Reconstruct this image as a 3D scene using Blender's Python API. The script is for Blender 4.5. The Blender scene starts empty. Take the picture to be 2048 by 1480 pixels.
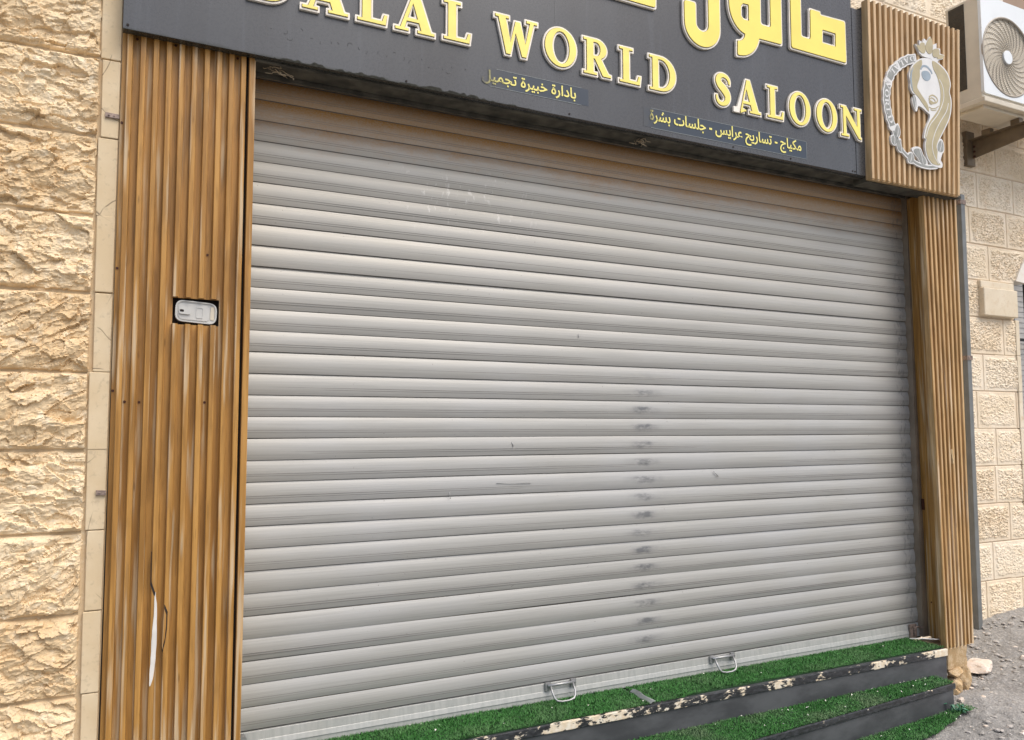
import bpy, bmesh, math, random
import numpy as np
from mathutils import Vector, Matrix

sc = bpy.context.scene
col = sc.collection
LIFT = 2.82            # everything is drawn with z = 0 at the shutter head, then lifted so the street is near z = 0

# ------------------------------------------------------------------ camera
cd = bpy.data.cameras.new('camera'); cam = bpy.data.objects.new('camera', cd); col.objects.link(cam)
cd.sensor_width = 36.0; cd.lens = 27.910; cd.clip_end = 2000; cd.clip_start = 0.05
YAW, PIT, ROL = 0.460212782, 0.0736381016, -0.00166772398
fw = Vector((math.sin(YAW)*math.cos(PIT), math.cos(YAW)*math.cos(PIT), math.sin(PIT)))
rt = Vector((math.cos(YAW), -math.sin(YAW), 0)); up = rt.cross(fw)
c_, s_ = math.cos(ROL), math.sin(ROL)
rt, up = c_*rt + s_*up, -s_*rt + c_*up
M = Matrix((rt, up, -fw)).transposed().to_4x4()
M.translation = Vector((-0.4258, -3.0470, -1.4052)); cam.matrix_world = M
sc.camera = cam

# ------------------------------------------------------------------ sky, sun, exposure
SUN_EL, SUN_AZ = math.radians(57), math.radians(155)     # azimuth measured from +Y towards +X
w = bpy.data.worlds.new('World'); sc.world = w; w.use_nodes = True
nt = w.node_tree; bg = nt.nodes['Background']
sky = nt.nodes.new('ShaderNodeTexSky'); sky.sky_type = 'NISHITA'; sky.sun_disc = False
sky.sun_elevation = SUN_EL; sky.sun_rotation = SUN_AZ
sky.air_density = 1.0; sky.dust_density = 4.0; sky.ozone_density = 1.0
nt.links.new(sky.outputs[0], bg.inputs[0]); bg.inputs[1].default_value = 0.15
ld = bpy.data.lights.new('sun', 'SUN'); ld.energy = 1.5; ld.angle = math.radians(50); ld.color = (1.0, 0.955, 0.85)
sun = bpy.data.objects.new('sun', ld); col.objects.link(sun)
sdir = Vector((math.sin(SUN_AZ)*math.cos(SUN_EL), math.cos(SUN_AZ)*math.cos(SUN_EL), math.sin(SUN_EL)))
sun.rotation_euler = (-sdir).to_track_quat('-Z', 'Y').to_euler()
sun.location = (0, -6, 8)
sc.view_settings.view_transform = 'Standard'; sc.view_settings.look = 'None'
sc.view_settings.gamma = 1.0; sc.view_settings.exposure = 0.40
sc.render.engine = 'CYCLES'
sc.cycles.max_bounces = 8

# ------------------------------------------------------------------ mesh helpers
class MB:
    def __init__(s): s.v = []; s.f = []; s.m = []; s.sm = []
    def add(s, vs, fs, mi=0, smooth=False):
        o = len(s.v); s.v += [tuple(p) for p in vs]
        for f in fs: s.f.append(tuple(o+i for i in f)); s.m.append(mi); s.sm.append(smooth)
        return s
    def box(s, x0, x1, y0, y1, z0, z1, mi=0):
        v = [(x, y, z) for z in (z0, z1) for y in (y0, y1) for x in (x0, x1)]
        return s.add(v, [(0,2,3,1),(4,5,7,6),(0,1,5,4),(2,6,7,3),(0,4,6,2),(1,3,7,5)], mi)
    def hexa(s, v, mi=0):      # eight corners, same order as box()
        return s.add(v, [(0,2,3,1),(4,5,7,6),(0,1,5,4),(2,6,7,3),(0,4,6,2),(1,3,7,5)], mi)
    def tube(s, path, r, n=8, mi=0, caps=True):
        P = [Vector(p) for p in path]; rings = []; ref = None
        for i, p in enumerate(P):
            t = (P[min(i+1, len(P)-1)] - P[max(i-1, 0)]).normalized()
            if ref is None:
                ref = Vector((0,0,1)) if abs(t.z) < .9 else Vector((1,0,0))
            a = (ref - t*ref.dot(t)).normalized(); b = t.cross(a); ref = a
            rr = r[i] if isinstance(r, (list, tuple)) else r
            rings.append([p + rr*(math.cos(2*math.pi*k/n)*a + math.sin(2*math.pi*k/n)*b) for k in range(n)])
        v = [q for R in rings for q in R]
        f = [(i*n+k, i*n+(k+1) % n, (i+1)*n+(k+1) % n, (i+1)*n+k) for i in range(len(P)-1) for k in range(n)]
        if caps: f += [tuple(range(n-1, -1, -1)), tuple(range((len(P)-1)*n, len(P)*n))]
        return s.add(v, f, mi, True)
    def disc_y(s, cx, cz, r, y0, y1, n=24, mi=0):   # short cylinder along Y, front at y0
        v = [(cx+r*math.cos(2*math.pi*k/n), y, cz+r*math.sin(2*math.pi*k/n)) for y in (y0, y1) for k in range(n)]
        f = [tuple(range(n)), tuple(range(2*n-1, n-1, -1))] + [(k, n+k, n+(k+1) % n, (k+1) % n) for k in range(n)]
        return s.add(v, f, mi)
    def shape(s, polys, yb, yf, off=0.0, mi=0):     # flat shape with holes in XZ, thickness yb..yf (front = yf, smaller y)
        v, f = fill2d(polys, (yb-yf)/2, off); yc = (yb+yf)/2
        return s.add([(p[0], yc-p[2], p[1]) for p in v], f, mi)
    def build(s, name, mats, parent=None, bevel=0.0, seg=2, smooth_angle=None):
        me = bpy.data.meshes.new(name)
        base = Vector(parent['_b']) if parent is not None else Vector(s.base) if hasattr(s, 'base') else Vector((0,0,0))
        arr = np.array(s.v, dtype=float) - np.array(base)
        me.from_pydata(arr.tolist(), [], s.f)
        for m in (mats if isinstance(mats, (list, tuple)) else [mats]): me.materials.append(m)
        me.polygons.foreach_set('material_index', s.m)
        me.polygons.foreach_set('use_smooth', s.sm)
        bm = bmesh.new(); bm.from_mesh(me); bmesh.ops.recalc_face_normals(bm, faces=bm.faces); bm.to_mesh(me); bm.free()
        me.update()
        o = bpy.data.objects.new(name, me); col.objects.link(o)
        if parent is not None: o.parent = parent
        else: o.location = base
        if bevel:
            b = o.modifiers.new('edge', 'BEVEL'); b.width = bevel; b.segments = seg; b.limit_method = 'ANGLE'; b.angle_limit = math.radians(40)
        return o

def fill2d(polys, half, off):
    cu = bpy.data.curves.new('tmp', 'CURVE'); cu.dimensions = '2D'; cu.fill_mode = 'BOTH'; cu.extrude = half; cu.offset = off
    for P in polys:
        sp = cu.splines.new('POLY'); sp.points.add(len(P)-1); sp.use_cyclic_u = True
        for q, p in zip(sp.points, P): q.co = (p[0], p[1], 0, 1)
    o = bpy.data.objects.new('tmp', cu); col.objects.link(o)
    me = bpy.data.meshes.new_from_object(o.evaluated_get(bpy.context.evaluated_depsgraph_get()))
    v = [tuple(x.co) for x in me.vertices]; f = [tuple(p.vertices) for p in me.polygons]
    bpy.data.objects.remove(o); bpy.data.curves.remove(cu); bpy.data.meshes.remove(me)
    return v, f

def thing(name, label, cat, base, group=None):
    o = bpy.data.objects.new(name, None); col.objects.link(o); o.location = base; o['_b'] = list(base)
    o.empty_display_size = 0.1
    o['label'] = label; o['category'] = cat
    if group: o['group'] = group
    return o
def tag(o, label=None, cat=None, group=None, kind=None):
    for k, v in (('label', label), ('category', cat), ('group', group), ('kind', kind)):
        if v: o[k] = v
    return o
def rounded(P, r, n=5):
    out = []; N = len(P)
    for i in range(N):
        a, b, c = (Vector(P[i-1]), Vector(P[i]), Vector(P[(i+1) % N]))
        d1, d2 = a-b, c-b; t = min(r, d1.length*.4, d2.length*.4)
        p, q = b + d1.normalized()*t, b + d2.normalized()*t
        for k in range(n+1):
            u = k/n; s = tuple((1-u)**2*p + 2*u*(1-u)*b + u*u*q)
            if not out or math.dist(out[-1], s) > .0012: out.append(s)
    return out
def catmull(P, n=4, closed=False):
    out = []; N = len(P)
    for i in range(N if closed else N-1):
        a, b, c, d = (P[i-1], P[i], P[(i+1) % N], P[(i+2) % N]) if closed else (P[max(i-1, 0)], P[i], P[i+1], P[min(i+2, N-1)])
        for k in range(n):
            t = k/n; out.append(tuple(.5*(2*b[j]+(c[j]-a[j])*t+(2*a[j]-5*b[j]+4*c[j]-d[j])*t*t+(3*b[j]-a[j]-3*c[j]+d[j])*t**3) for j in range(len(b))))
    return out if closed else out+[P[-1]]
def grow(polys, d):      # outline moved outwards by d, holes shrunk by d
    out = []
    for k, P in enumerate(polys):
        n = len(P); A = sum(P[i-1][0]*P[i][1]-P[i][0]*P[i-1][1] for i in range(n)); sg = (1 if A > 0 else -1)*(1 if k == 0 else -1); Q = []
        for i in range(n):
            a, b, c = Vector(P[i-1]), Vector(P[i]), Vector(P[(i+1) % n]); e1, e2 = (b-a).normalized(), (c-b).normalized()
            n1, n2 = Vector((e1.y, -e1.x))*sg, Vector((e2.y, -e2.x))*sg; m_ = n1+n2; L = max(m_.length_squared/2, .45)
            Q.append(tuple(b + m_*(d/L)))
        out.append(Q)
    return out
def arc(cx, cz, rx, rz, a0, a1, n=14):
    return [(cx+rx*math.cos(math.radians(a0+(a1-a0)*k/n)), cz+rz*math.sin(math.radians(a0+(a1-a0)*k/n))) for k in range(n+1)]

# ------------------------------------------------------------------ numpy noise for stone and ground relief
def _h(ix, iy, s):
    n = (ix.astype(np.int64)*374761393 + iy.astype(np.int64)*668265263 + s*1442695041) & 0x7fffffff
    n = ((n ^ (n >> 13))*1274126177) & 0x7fffffff
    n = ((n ^ (n >> 15))*668265263) & 0x7fffffff
    return ((n ^ (n >> 16)) & 0xffff)/65535.0
def vn(x, y, s=0):
    ix, iy = np.floor(x), np.floor(y); fx, fy = x-ix, y-iy
    ux, uy = fx*fx*fx*(fx*(fx*6-15)+10), fy*fy*fy*(fy*(fy*6-15)+10)
    a = _h(ix, iy, s); b = _h(ix+1, iy, s); c = _h(ix, iy+1, s); d = _h(ix+1, iy+1, s)
    return (a*(1-ux)+b*ux)*(1-uy) + (c*(1-ux)+d*ux)*uy - .5
def fbm(x, y, s=0, o=4):
    r = 0; a = 1.0
    for k in range(o): r = r + a*vn(x*2**k+7.3*k, y*2**k-3.1*k, s+k*17); a *= .5
    return r
def facets(x, y, s, tilt=1.0):      # broken planes: nearest cell wins, each cell a tilted plane
    ix, iy = np.floor(x), np.floor(y); best = np.full(x.shape, 9.0); h = np.zeros(x.shape)
    for dx in (-1, 0, 1):
        for dy in (-1, 0, 1):
            cx, cy = ix+dx, iy+dy
            px, py = cx+_h(cx, cy, s), cy+_h(cx, cy, s+1)
            d = (x-px)**2 + (y-py)**2
            pl = (_h(cx, cy, s+2)-.5) + tilt*((_h(cx, cy, s+3)-.5)*(x-px) + (_h(cx, cy, s+4)-.5)*1.3*(y-py))
            m = d < best; best = np.where(m, d, best); h = np.where(m, pl, h)
    return h
def sstep(a, b, x):
    t = np.clip((x-a)/(b-a), 0, 1); return t*t*(3-2*t)

# ------------------------------------------------------------------ material helper
class NT:
    def __init__(s, name, rough=.6, metal=0.0, spec=.5):
        s.mat = bpy.data.materials.new(name); s.mat.use_nodes = True; s.t = s.mat.node_tree; s.b = s.t.nodes['Principled BSDF']
        s.b.inputs['Roughness'].default_value = rough; s.b.inputs['Metallic'].default_value = metal
        s.b.inputs['Specular IOR Level'].default_value = spec
        tc = s.t.nodes.new('ShaderNodeTexCoord'); s.co = tc.outputs['Object']
    def L(s, a, b): s.t.links.new(a, b)
    def put(s, sock, v):
        if isinstance(v, bpy.types.NodeSocket): s.L(v, sock)
        elif isinstance(v, (tuple, list)): sock.default_value = (*v, 1) if len(v) == 3 and sock.type == 'RGBA' else v
        else: sock.default_value = v
    def map(s, scale=(1,1,1), loc=(0,0,0), src=None):
        n = s.t.nodes.new('ShaderNodeMapping'); n.inputs['Scale'].default_value = scale; n.inputs['Location'].default_value = loc
        s.L(src or s.co, n.inputs['Vector']); return n.outputs[0]
    def noise(s, scale, vec=None, detail=4, rough=.55, dist=0.0):
        n = s.t.nodes.new('ShaderNodeTexNoise'); n.inputs['Scale'].default_value = scale; n.inputs['Detail'].default_value = detail
        n.inputs['Roughness'].default_value = rough; n.inputs['Distortion'].default_value = dist
        s.L(vec or s.co, n.inputs['Vector']); return n.outputs['Fac']
    def vor(s, scale, vec=None, feat='F1', out='Distance'):
        n = s.t.nodes.new('ShaderNodeTexVoronoi'); n.feature = feat; n.inputs['Scale'].default_value = scale
        s.L(vec or s.co, n.inputs['Vector']); return n.outputs[out]
    def m(s, op, a, b=0.0, c=0.0, clamp=False):
        n = s.t.nodes.new('ShaderNodeMath'); n.operation = op; n.use_clamp = clamp
        s.put(n.inputs[0], a); s.put(n.inputs[1], b); s.put(n.inputs[2], c); return n.outputs[0]
    def ss(s, x, a, b):
        n = s.t.nodes.new('ShaderNodeMapRange'); n.interpolation_type = 'SMOOTHSTEP'
        s.put(n.inputs['Value'], x); n.inputs['From Min'].default_value = a; n.inputs['From Max'].default_value = b; return n.outputs[0]
    def mix(s, f, a, b, mode='MIX'):
        n = s.t.nodes.new('ShaderNodeMix'); n.data_type = 'RGBA'; n.blend_type = mode
        s.put(n.inputs[0], f); s.put(n.inputs[6], a); s.put(n.inputs[7], b); return n.outputs[2]
    def xyz(s, v=None):
        n = s.t.nodes.new('ShaderNodeSeparateXYZ'); s.L(v or s.co, n.inputs[0]); return n.outputs
    def col(s, v): s.put(s.b.inputs['Base Color'], v); return s
    def rough(s, v): s.put(s.b.inputs['Roughness'], v); return s
    def bump(s, h, strength=.3, dist=.01):
        n = s.t.nodes.new('ShaderNodeBump'); n.inputs['Strength'].default_value = strength; n.inputs['Distance'].default_value = dist
        s.L(h, n.inputs['Height']); s.L(n.outputs[0], s.b.inputs['Normal']); return s

def simple(name, c, rough=.6, metal=0.0, var=.12, scale=20, bump=0.0):
    n = NT(name, rough, metal); f = n.noise(scale)
    n.col(n.mix(n.ss(f, .3, .7), tuple(x*(1-var) for x in c), tuple(min(1, x*(1+var)) for x in c)))
    if bump: n.bump(n.noise(scale*4), bump, .004)
    return n.mat

# ------------------------------------------------------------------ materials
MAT = {}
def stone(name, a, b, c, sc_=1.0, bump=.35):
    n = NT(name, .88, spec=.25)
    f1 = n.noise(5*sc_, detail=5); f2 = n.noise(26*sc_, detail=6, rough=.65); f3 = n.noise(140*sc_, detail=3)
    k = n.mix(n.ss(f1, .35, .65), a, b); k = n.mix(n.ss(f2, .5, .74), k, c)
    k = n.mix(n.m('MULTIPLY', n.ss(f3, .55, .75), .35), k, tuple(x*.62 for x in a))
    n.col(k); n.bump(n.m('ADD', n.m('MULTIPLY', f2, .8), n.m('MULTIPLY', f3, .5)), bump, .006); return n.mat
MAT['stone'] = stone('ochre_stone', (.66,.50,.305), (.76,.615,.415), (.81,.71,.54))
MAT['stone_b'] = stone('ochre_stone_warm', (.62,.455,.265), (.73,.575,.37), (.79,.67,.49))
MAT['mortar'] = stone('mortar', (.53,.39,.235), (.58,.45,.29), (.63,.51,.35), 1.5, .2)
MAT['stone_pale'] = stone('pale_stone', (.72,.61,.455), (.78,.68,.54), (.72,.575,.405), 1.0, .3)
MAT['stone_pale_b'] = stone('pale_stone_warm', (.70,.585,.43), (.76,.655,.51), (.70,.55,.385), 1.3, .3)
MAT['stone_pale_c'] = stone('pale_stone_white', (.74,.64,.495), (.79,.705,.575), (.72,.595,.44), .8, .3)
MAT['mortar_pale'] = stone('pale_mortar', (.50,.38,.27), (.55,.43,.33), (.60,.49,.38), 1.5, .2)
MAT['dressed'] = stone('dressed_stone', (.66,.57,.43), (.72,.64,.51), (.60,.48,.33), .8, .05)
def dressed_cracked():
    n = NT('cracked_dressed_stone', .75, spec=.3)
    f1 = n.noise(6, detail=5); f2 = n.noise(60, detail=4)
    k = n.mix(n.ss(f1, .35, .68), (.59,.465,.295), (.66,.545,.375)); k = n.mix(n.m('MULTIPLY', n.ss(f2, .56, .72), .5), k, (.42,.34,.23))
    wv = n.map((1, 1, .7)); nd = n.noise(9, wv, 3); 
    mp = n.t.nodes.new('ShaderNodeMix'); mp.data_type = 'VECTOR'; mp.inputs[0].default_value = .06
    n.L(wv, mp.inputs[4]); nn = n.t.nodes.new('ShaderNodeTexNoise'); nn.inputs['Scale'].default_value = 7; n.L(wv, nn.inputs['Vector']); n.L(nn.outputs['Color'], mp.inputs[5])
    cr = n.vor(6.5, mp.outputs[1], 'DISTANCE_TO_EDGE'); cm = n.m('MULTIPLY', n.m('SUBTRACT', 1.0, n.ss(cr, .0, .012)), n.ss(nd, .5, .6))
    n.col(n.mix(n.m('MULTIPLY', cm, .8), k, (.12,.09,.06))); n.bump(n.m('SUBTRACT', f2, cm), .12, .004); return n.mat
MAT['strip'] = dressed_cracked()

def wood(name, base, dark, pale, fade=.62, seed=0.0):
    n = NT(name, .48, spec=.4)
    v = n.map((1, 1, .045), (seed, 0, seed)); g = n.noise(190, v, 5, .6); g2 = n.noise(42, v, 4, .5, .6)
    v2 = n.map((26, 26, 1.1), (seed*3, 0, seed)); fd = n.noise(1.9, v2, 3, .5)
    px, py, pz = n.xyz(); fd = n.m('ADD', fd, n.m('MULTIPLY', n.m('SUBTRACT', 1.0, n.ss(pz, .1, 1.5)), .07))
    v3 = n.map((9, 9, 2.2), (0, 0, seed*2)); mo = n.noise(1.6, v3, 4)
    k = n.mix(n.ss(g2, .32, .7), base, dark); k = n.mix(n.m('MULTIPLY', n.ss(g, .5, .72), .55), k, tuple(x*.55 for x in dark))
    k = n.mix(n.m('MULTIPLY', n.ss(mo, .48, .68), .42), k, tuple(x*.62 for x in dark))
    k = n.mix(n.m('MULTIPLY', n.ss(fd, fade, fade+.16), .62), k, pale)
    kn = n.vor(3.1, n.map((6, 6, 1.3), (seed, 0, 0)));  k = n.mix(n.m('MULTIPLY', n.m('SUBTRACT', 1.0, n.ss(kn, .02, .09)), .55), k, tuple(x*.35 for x in dark))
    n.col(k); n.rough(n.m('ADD', n.m('MULTIPLY', n.ss(fd, fade, fade+.16), .25), .42)); n.bump(g, .12, .003); return n.mat
MAT['wood'] = wood('golden_wood', (.475,.252,.066), (.30,.145,.031), (.60,.50,.35), .54)
MAT['wood_pale'] = wood('sun_bleached_wood', (.56,.365,.165), (.36,.21,.08), (.66,.54,.38), .54, 4.0)
MAT['wood_logo'] = wood('honey_wood', (.59,.415,.228), (.42,.272,.128), (.64,.515,.35), .66, 9.0)
MAT['dark_gap'] = simple('dark_cavity', (.018,.012,.01), .9)
MAT['core'] = simple('white_core', (.66,.64,.60), .5, var=.06)
MAT['chip'] = simple('bare_pale_wood', (.62,.48,.28), .7, 0, .15, 60)
MAT['screw'] = simple('rusty_screw', (.07,.022,.012), .55, .4)

def shutter_mat():
    n = NT('shutter_aluminium', .36, .18)
    x, y, z = n.xyz()
    st = n.noise(22, n.map((.10, 1, 8)), 5, .6); st2 = n.noise(70, n.map((.035, 1, 4)), 4, .6); bl = n.noise(1.3, n.map((1, 1, 2.2)), 4)
    k = n.mix(n.ss(st, .3, .72), (.385,.381,.362), (.325,.322,.303)); k = n.mix(n.m('MULTIPLY', n.ss(bl, .42, .68), .35), k, (.40,.408,.422))
    k = n.mix(n.m('MULTIPLY', n.ss(n.m('ADD', z, n.m('MULTIPLY', bl, .5)), LIFT_SH-1.2, LIFT_SH+.1), .5), k, (.41,.385,.33))
    dk = n.m('MULTIPLY', n.ss(st2, .60, .76), .45); k = n.mix(dk, k, (.26,.25,.25))
    # dusty brown band on the top slats; shade and warm reflections are painted in
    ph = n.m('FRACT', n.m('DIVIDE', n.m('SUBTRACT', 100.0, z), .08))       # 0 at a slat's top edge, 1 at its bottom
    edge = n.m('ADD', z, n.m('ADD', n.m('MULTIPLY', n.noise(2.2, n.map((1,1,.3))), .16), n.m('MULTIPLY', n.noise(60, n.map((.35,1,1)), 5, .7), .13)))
    dust_shade = n.ss(edge, LIFT_SH-.22, LIFT_SH-.03)
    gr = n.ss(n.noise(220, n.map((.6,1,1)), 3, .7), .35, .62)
    dust_shade = n.m('MULTIPLY', dust_shade, n.m('ADD', .65, n.m('MULTIPLY', gr, .35)))
    top = n.m('SUBTRACT', 1.0, n.ss(ph, .10, .62)); dust_shade = n.m('MULTIPLY', dust_shade, n.m('ADD', .62, n.m('MULTIPLY', top, .38)))
    k = n.mix(n.m('MULTIPLY', dust_shade, .95), k, (.44,.215,.045))
    # pale splashes
    sp = n.ss(n.noise(46, n.map((1,1,.38)), 4, .6), .60, .68)
    sx = n.m('MULTIPLY', n.ss(x, .52, .66), n.m('SUBTRACT', 1.0, n.ss(x, .95, 1.35)))
    sz = n.m('MULTIPLY', n.ss(z, LIFT_SH-.62, LIFT_SH-.50), n.m('SUBTRACT', 1.0, n.ss(z, LIFT_SH-.36, LIFT_SH-.28)))
    k = n.mix(n.m('MULTIPLY', n.m('MULTIPLY', sx, sz), n.m('MULTIPLY', sp, .5)), k, (.62,.61,.585))
    # rub marks, one per slat under each other, and along the right guide
    wob = n.m('ADD', x, n.m('MULTIPLY', n.m('SUBTRACT', n.noise(9), .5), .05))
    def band(c, wd): 
        d = n.m('DIVIDE', n.m('ABSOLUTE', n.m('SUBTRACT', wob, c)), wd); return n.m('SUBTRACT', 1.0, n.ss(d, .2, 1.0))
    zz = n.m('MULTIPLY', n.ss(z, LIFT_SH-2.45, LIFT_SH-2.35), n.m('SUBTRACT', 1.0, n.ss(z, LIFT_SH-1.28, LIFT_SH-1.12)))
    pm = n.m('MULTIPLY', n.ss(ph, .22, .40), n.m('SUBTRACT', 1.0, n.ss(ph, .55, .85)))
    core = n.m('ADD', n.m('MULTIPLY', band(1.755, .070), 1.0), n.m('MULTIPLY', band(1.765, .14), .5))
    sm = n.m('MULTIPLY', n.ss(n.noise(30, n.map((.55, 1, 1.5)), 4, .65), .28, .70), n.ss(n.noise(9, n.map((.4, 1, 1)), 2), .15, .48))
    rb = n.m('MULTIPLY', n.m('MULTIPLY', core, zz), n.m('MULTIPLY', pm, sm))
    rb2 = n.m('MULTIPLY', band(3.535, .05), n.ss(n.noise(60, n.map((1,1,.5)), 4), .50, .64))
    k = n.mix(n.m('MULTIPLY', n.m('MAXIMUM', rb, n.m('MULTIPLY', rb2, .6)), .85), k, (.15,.155,.16))
    spk = n.ss(n.noise(90, None, 2), .735, .76); k = n.mix(n.m('MULTIPLY', spk, .6), k, (.12,.11,.10))
    n.col(k); n.rough(n.m('ADD', .40, n.m('ADD', n.m('MULTIPLY', dust_shade, .4), n.m('MULTIPLY', st, .12))))
    n.bump(n.m('ADD', n.m('MULTIPLY', st2, .35), n.m('MULTIPLY', n.noise(7, n.map((.35,1,1)), 3), 1.4)), .13, .006)
    return n.mat
LIFT_SH = 2.56      # object-space height of z = 0 inside the shutter thing (its base is the threshold)
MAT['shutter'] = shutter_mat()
def bar_mat():
    n = NT('bottom_bar_metal', .42, .25)
    v = n.noise(60, n.map((1, 1, .06)), 5, .65); h = n.noise(6)
    k = n.mix(n.ss(v, .35, .7), (.44,.445,.43), (.36,.37,.36)); k = n.mix(n.m('MULTIPLY', n.ss(h, .5, .7), .3), k, (.36,.35,.32))
    n.col(k); n.bump(v, .05, .003); return n.mat
MAT['bar'] = bar_mat()
MAT['groove'] = simple('slat_groove', (.20,.19,.175), .7)
MAT['steel'] = simple('zinc_steel', (.36,.365,.37), .42, .6)
MAT['rust'] = simple('rusty_steel', (.26,.20,.17), .6, .5, .35, 60)
MAT['guide'] = simple('guide_rail_metal', (.30,.24,.18), .5, .4, .2, 8)

def sign_mat():
    n = NT('anthracite_panel', .34, spec=.55)
    x, y, z = n.xyz()
    f = n.noise(2.2, n.map((1, 1, .35)), 4); d = n.noise(90, None, 4, .7); vs = n.noise(30, n.map((1, 1, .05)), 3)
    k = n.mix(n.ss(f, .35, .68), (.050,.0505,.052), (.064,.067,.072)); k = n.mix(n.m('MULTIPLY', n.ss(vs, .58, .72), .25), k, (.10,.107,.12))
    gz = n.m('ADD', z, n.m('MULTIPLY', n.noise(28, n.map((.5,1,1)), 5, .7), .035))
    gx = n.m('SUBTRACT', 1.0, n.ss(x, .9, 1.6))
    gr = n.m('MULTIPLY', n.m('SUBTRACT', 1.0, n.ss(gz, .020, .034)), gx)
    k = n.mix(n.m('MULTIPLY', gr, .8), k, (.018,.020,.014))
    n.col(k); n.rough(n.m('ADD', .27, n.m('MULTIPLY', n.ss(d, .4, .7), .03))); n.bump(n.noise(3), .03, .01); return n.mat
MAT['sign'] = sign_mat()
MAT['soffit'] = simple('dirty_soffit', (.066,.060,.046), .8, 0, .5, 14)
MAT['yellow'] = simple('yellow_acrylic', (.84,.70,.135), .35, 0, .05, 6)
MAT['yellow_soft'] = simple('soft_yellow_acrylic', (.86,.73,.17), .38, 0, .06, 9)
MAT['rim'] = simple('cream_rim', (.80,.745,.66), .45, 0, .07, 18)
MAT['brown_line'] = simple('dark_brown_edge', (.10,.058,.03), .6)
def vinyl(name, c, x0, x1):
    n = NT(name, .32, spec=.5); x, y, z = n.xyz()
    e = n.m('ADD', x, n.m('MULTIPLY', n.m('SUBTRACT', n.noise(26, None, 5, .7), .5), .16))
    f = n.ss(e, x0, x1); n.col(n.mix(f, (.057,.059,.062), c)); return n.mat
MAT['vinyl_a'] = vinyl('blue_vinyl_worn', (.026,.038,.056), .80+.45, 1.02+.45)
MAT['vinyl_b'] = vinyl('blue_vinyl', (.026,.038,.056), 1.60+.45, 1.72+.45)
MAT['vtext_a'] = vinyl('worn_yellow_lettering', (.80,.72,.20), .80+.45, .98+.45)
MAT['vtext_b'] = vinyl('yellow_lettering', (.82,.74,.20), 1.64+.45, 1.71+.45)
MAT['vline'] = simple('pale_vinyl_edge', (.20,.22,.22), .4)
MAT['grime'] = simple('black_grime', (.022,.022,.016), .95, 0, .5, 70)
MAT['ghost'] = simple('glue_ghost', (.085,.087,.09), .5)

MAT['ac_white'] = simple('ac_white_paint', (.74,.77,.78), .35, 0, .03, 4)
MAT['ac_cream'] = simple('aged_cream_paint', (.60,.54,.43), .42, 0, .08, 5)
MAT['ac_grille'] = simple('grille_beige', (.36,.315,.255), .45, 0, .05)
MAT['ac_dark'] = simple('grille_shadow_plate', (.085,.068,.05), .6, 0, .1)
MAT['brown_steel'] = simple('brown_painted_steel', (.165,.125,.08), .5, .2, .2, 12)
MAT['pipe'] = simple('grey_pipe_paint', (.17,.18,.18), .45, .1, .12, 9)
MAT['brown_board'] = simple('brown_shutter_box', (.30,.205,.14), .6, 0, .08, 6)
MAT['alu_frame'] = simple('cream_window_frame', (.68,.62,.54), .5, 0, .06)
MAT['glass'] = simple('dark_glass', (.028,.020,.012), .12)
MAT['iron'] = simple('black_iron', (.022,.022,.024), .5, .5)
MAT['grey_slat'] = simple('grey_window_slats', (.42,.41,.39), .5, .1, .08)
MAT['white_stone'] = stone('white_stone', (.74,.70,.63), (.79,.75,.68), (.70,.64,.55), .7, .05)

def turf_mat(nm='artificial_turf', w=0.0):
    n = NT(nm, .55, spec=.3); f = n.noise(9, None, 4); g = n.vor(420, None, 'F1', 'Color'); gs = n.t.nodes.new('ShaderNodeSeparateColor'); n.L(g, gs.inputs[0])
    k = n.mix(n.ss(f, .35, .65), (.022,.125,.018), (.044,.175,.034)); k = n.mix(n.m('MULTIPLY', gs.outputs[0], .5), k, (.075,.235,.055))
    dz = n.noise(4, None, 4); k = n.mix(n.m('MULTIPLY', n.ss(dz, .46, .66), .22+w), k, (.17,.20,.13)); n.col(k); return n.mat
MAT['turf'] = turf_mat(); MAT['turf_worn'] = turf_mat('dusty_turf', .3)
MAT['turf_back'] = simple('turf_backing', (.012,.05,.012), .9)
def nosing(nm, lo):
    n = NT(nm, .5)
    x, y, z = n.xyz()
    a = n.noise(7, n.map((1,1,1)), 3); b = n.noise(60, n.map((.55,1,1.3)), 5, .7)
    m_ = n.ss(n.m('ADD', n.m('MULTIPLY', a, .62), n.m('MULTIPLY', b, .5)), .0+lo, .025+lo)
    m_ = n.m('MAXIMUM', m_, n.ss(x, 3.395, 3.405)) if lo < .65 else m_
    k = n.mix(n.ss(n.noise(40), .4, .65), (.66,.55,.40), (.74,.68,.57)); dk = n.mix(n.ss(b, .4, .6), (.020,.021,.024), (.045,.048,.055))
    n.col(n.mix(m_, dk, k)); n.rough(n.m('ADD', .32, n.m('MULTIPLY', m_, .45))); n.bump(n.m('SUBTRACT', b, m_), .35, .004); return n.mat
MAT['nosing'] = nosing('peeling_black_nosing', .590); MAT['nosing_b'] = nosing('black_nosing', .685)
def riser():
    n = NT('black_laminate', .42)
    f = n.noise(6, n.map((.6,1,1.4)), 5, .65); g = n.noise(70, None, 4, .7)
    k = n.mix(n.ss(f, .38, .68), (.050,.052,.058), (.088,.092,.100)); k = n.mix(n.m('MULTIPLY', n.ss(g, .68, .76), .7), k, (.18,.18,.18)); n.col(k)
    n.rough(n.m('ADD', .36, n.m('MULTIPLY', f, .25))); return n.mat
MAT['riser'] = riser()
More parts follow.
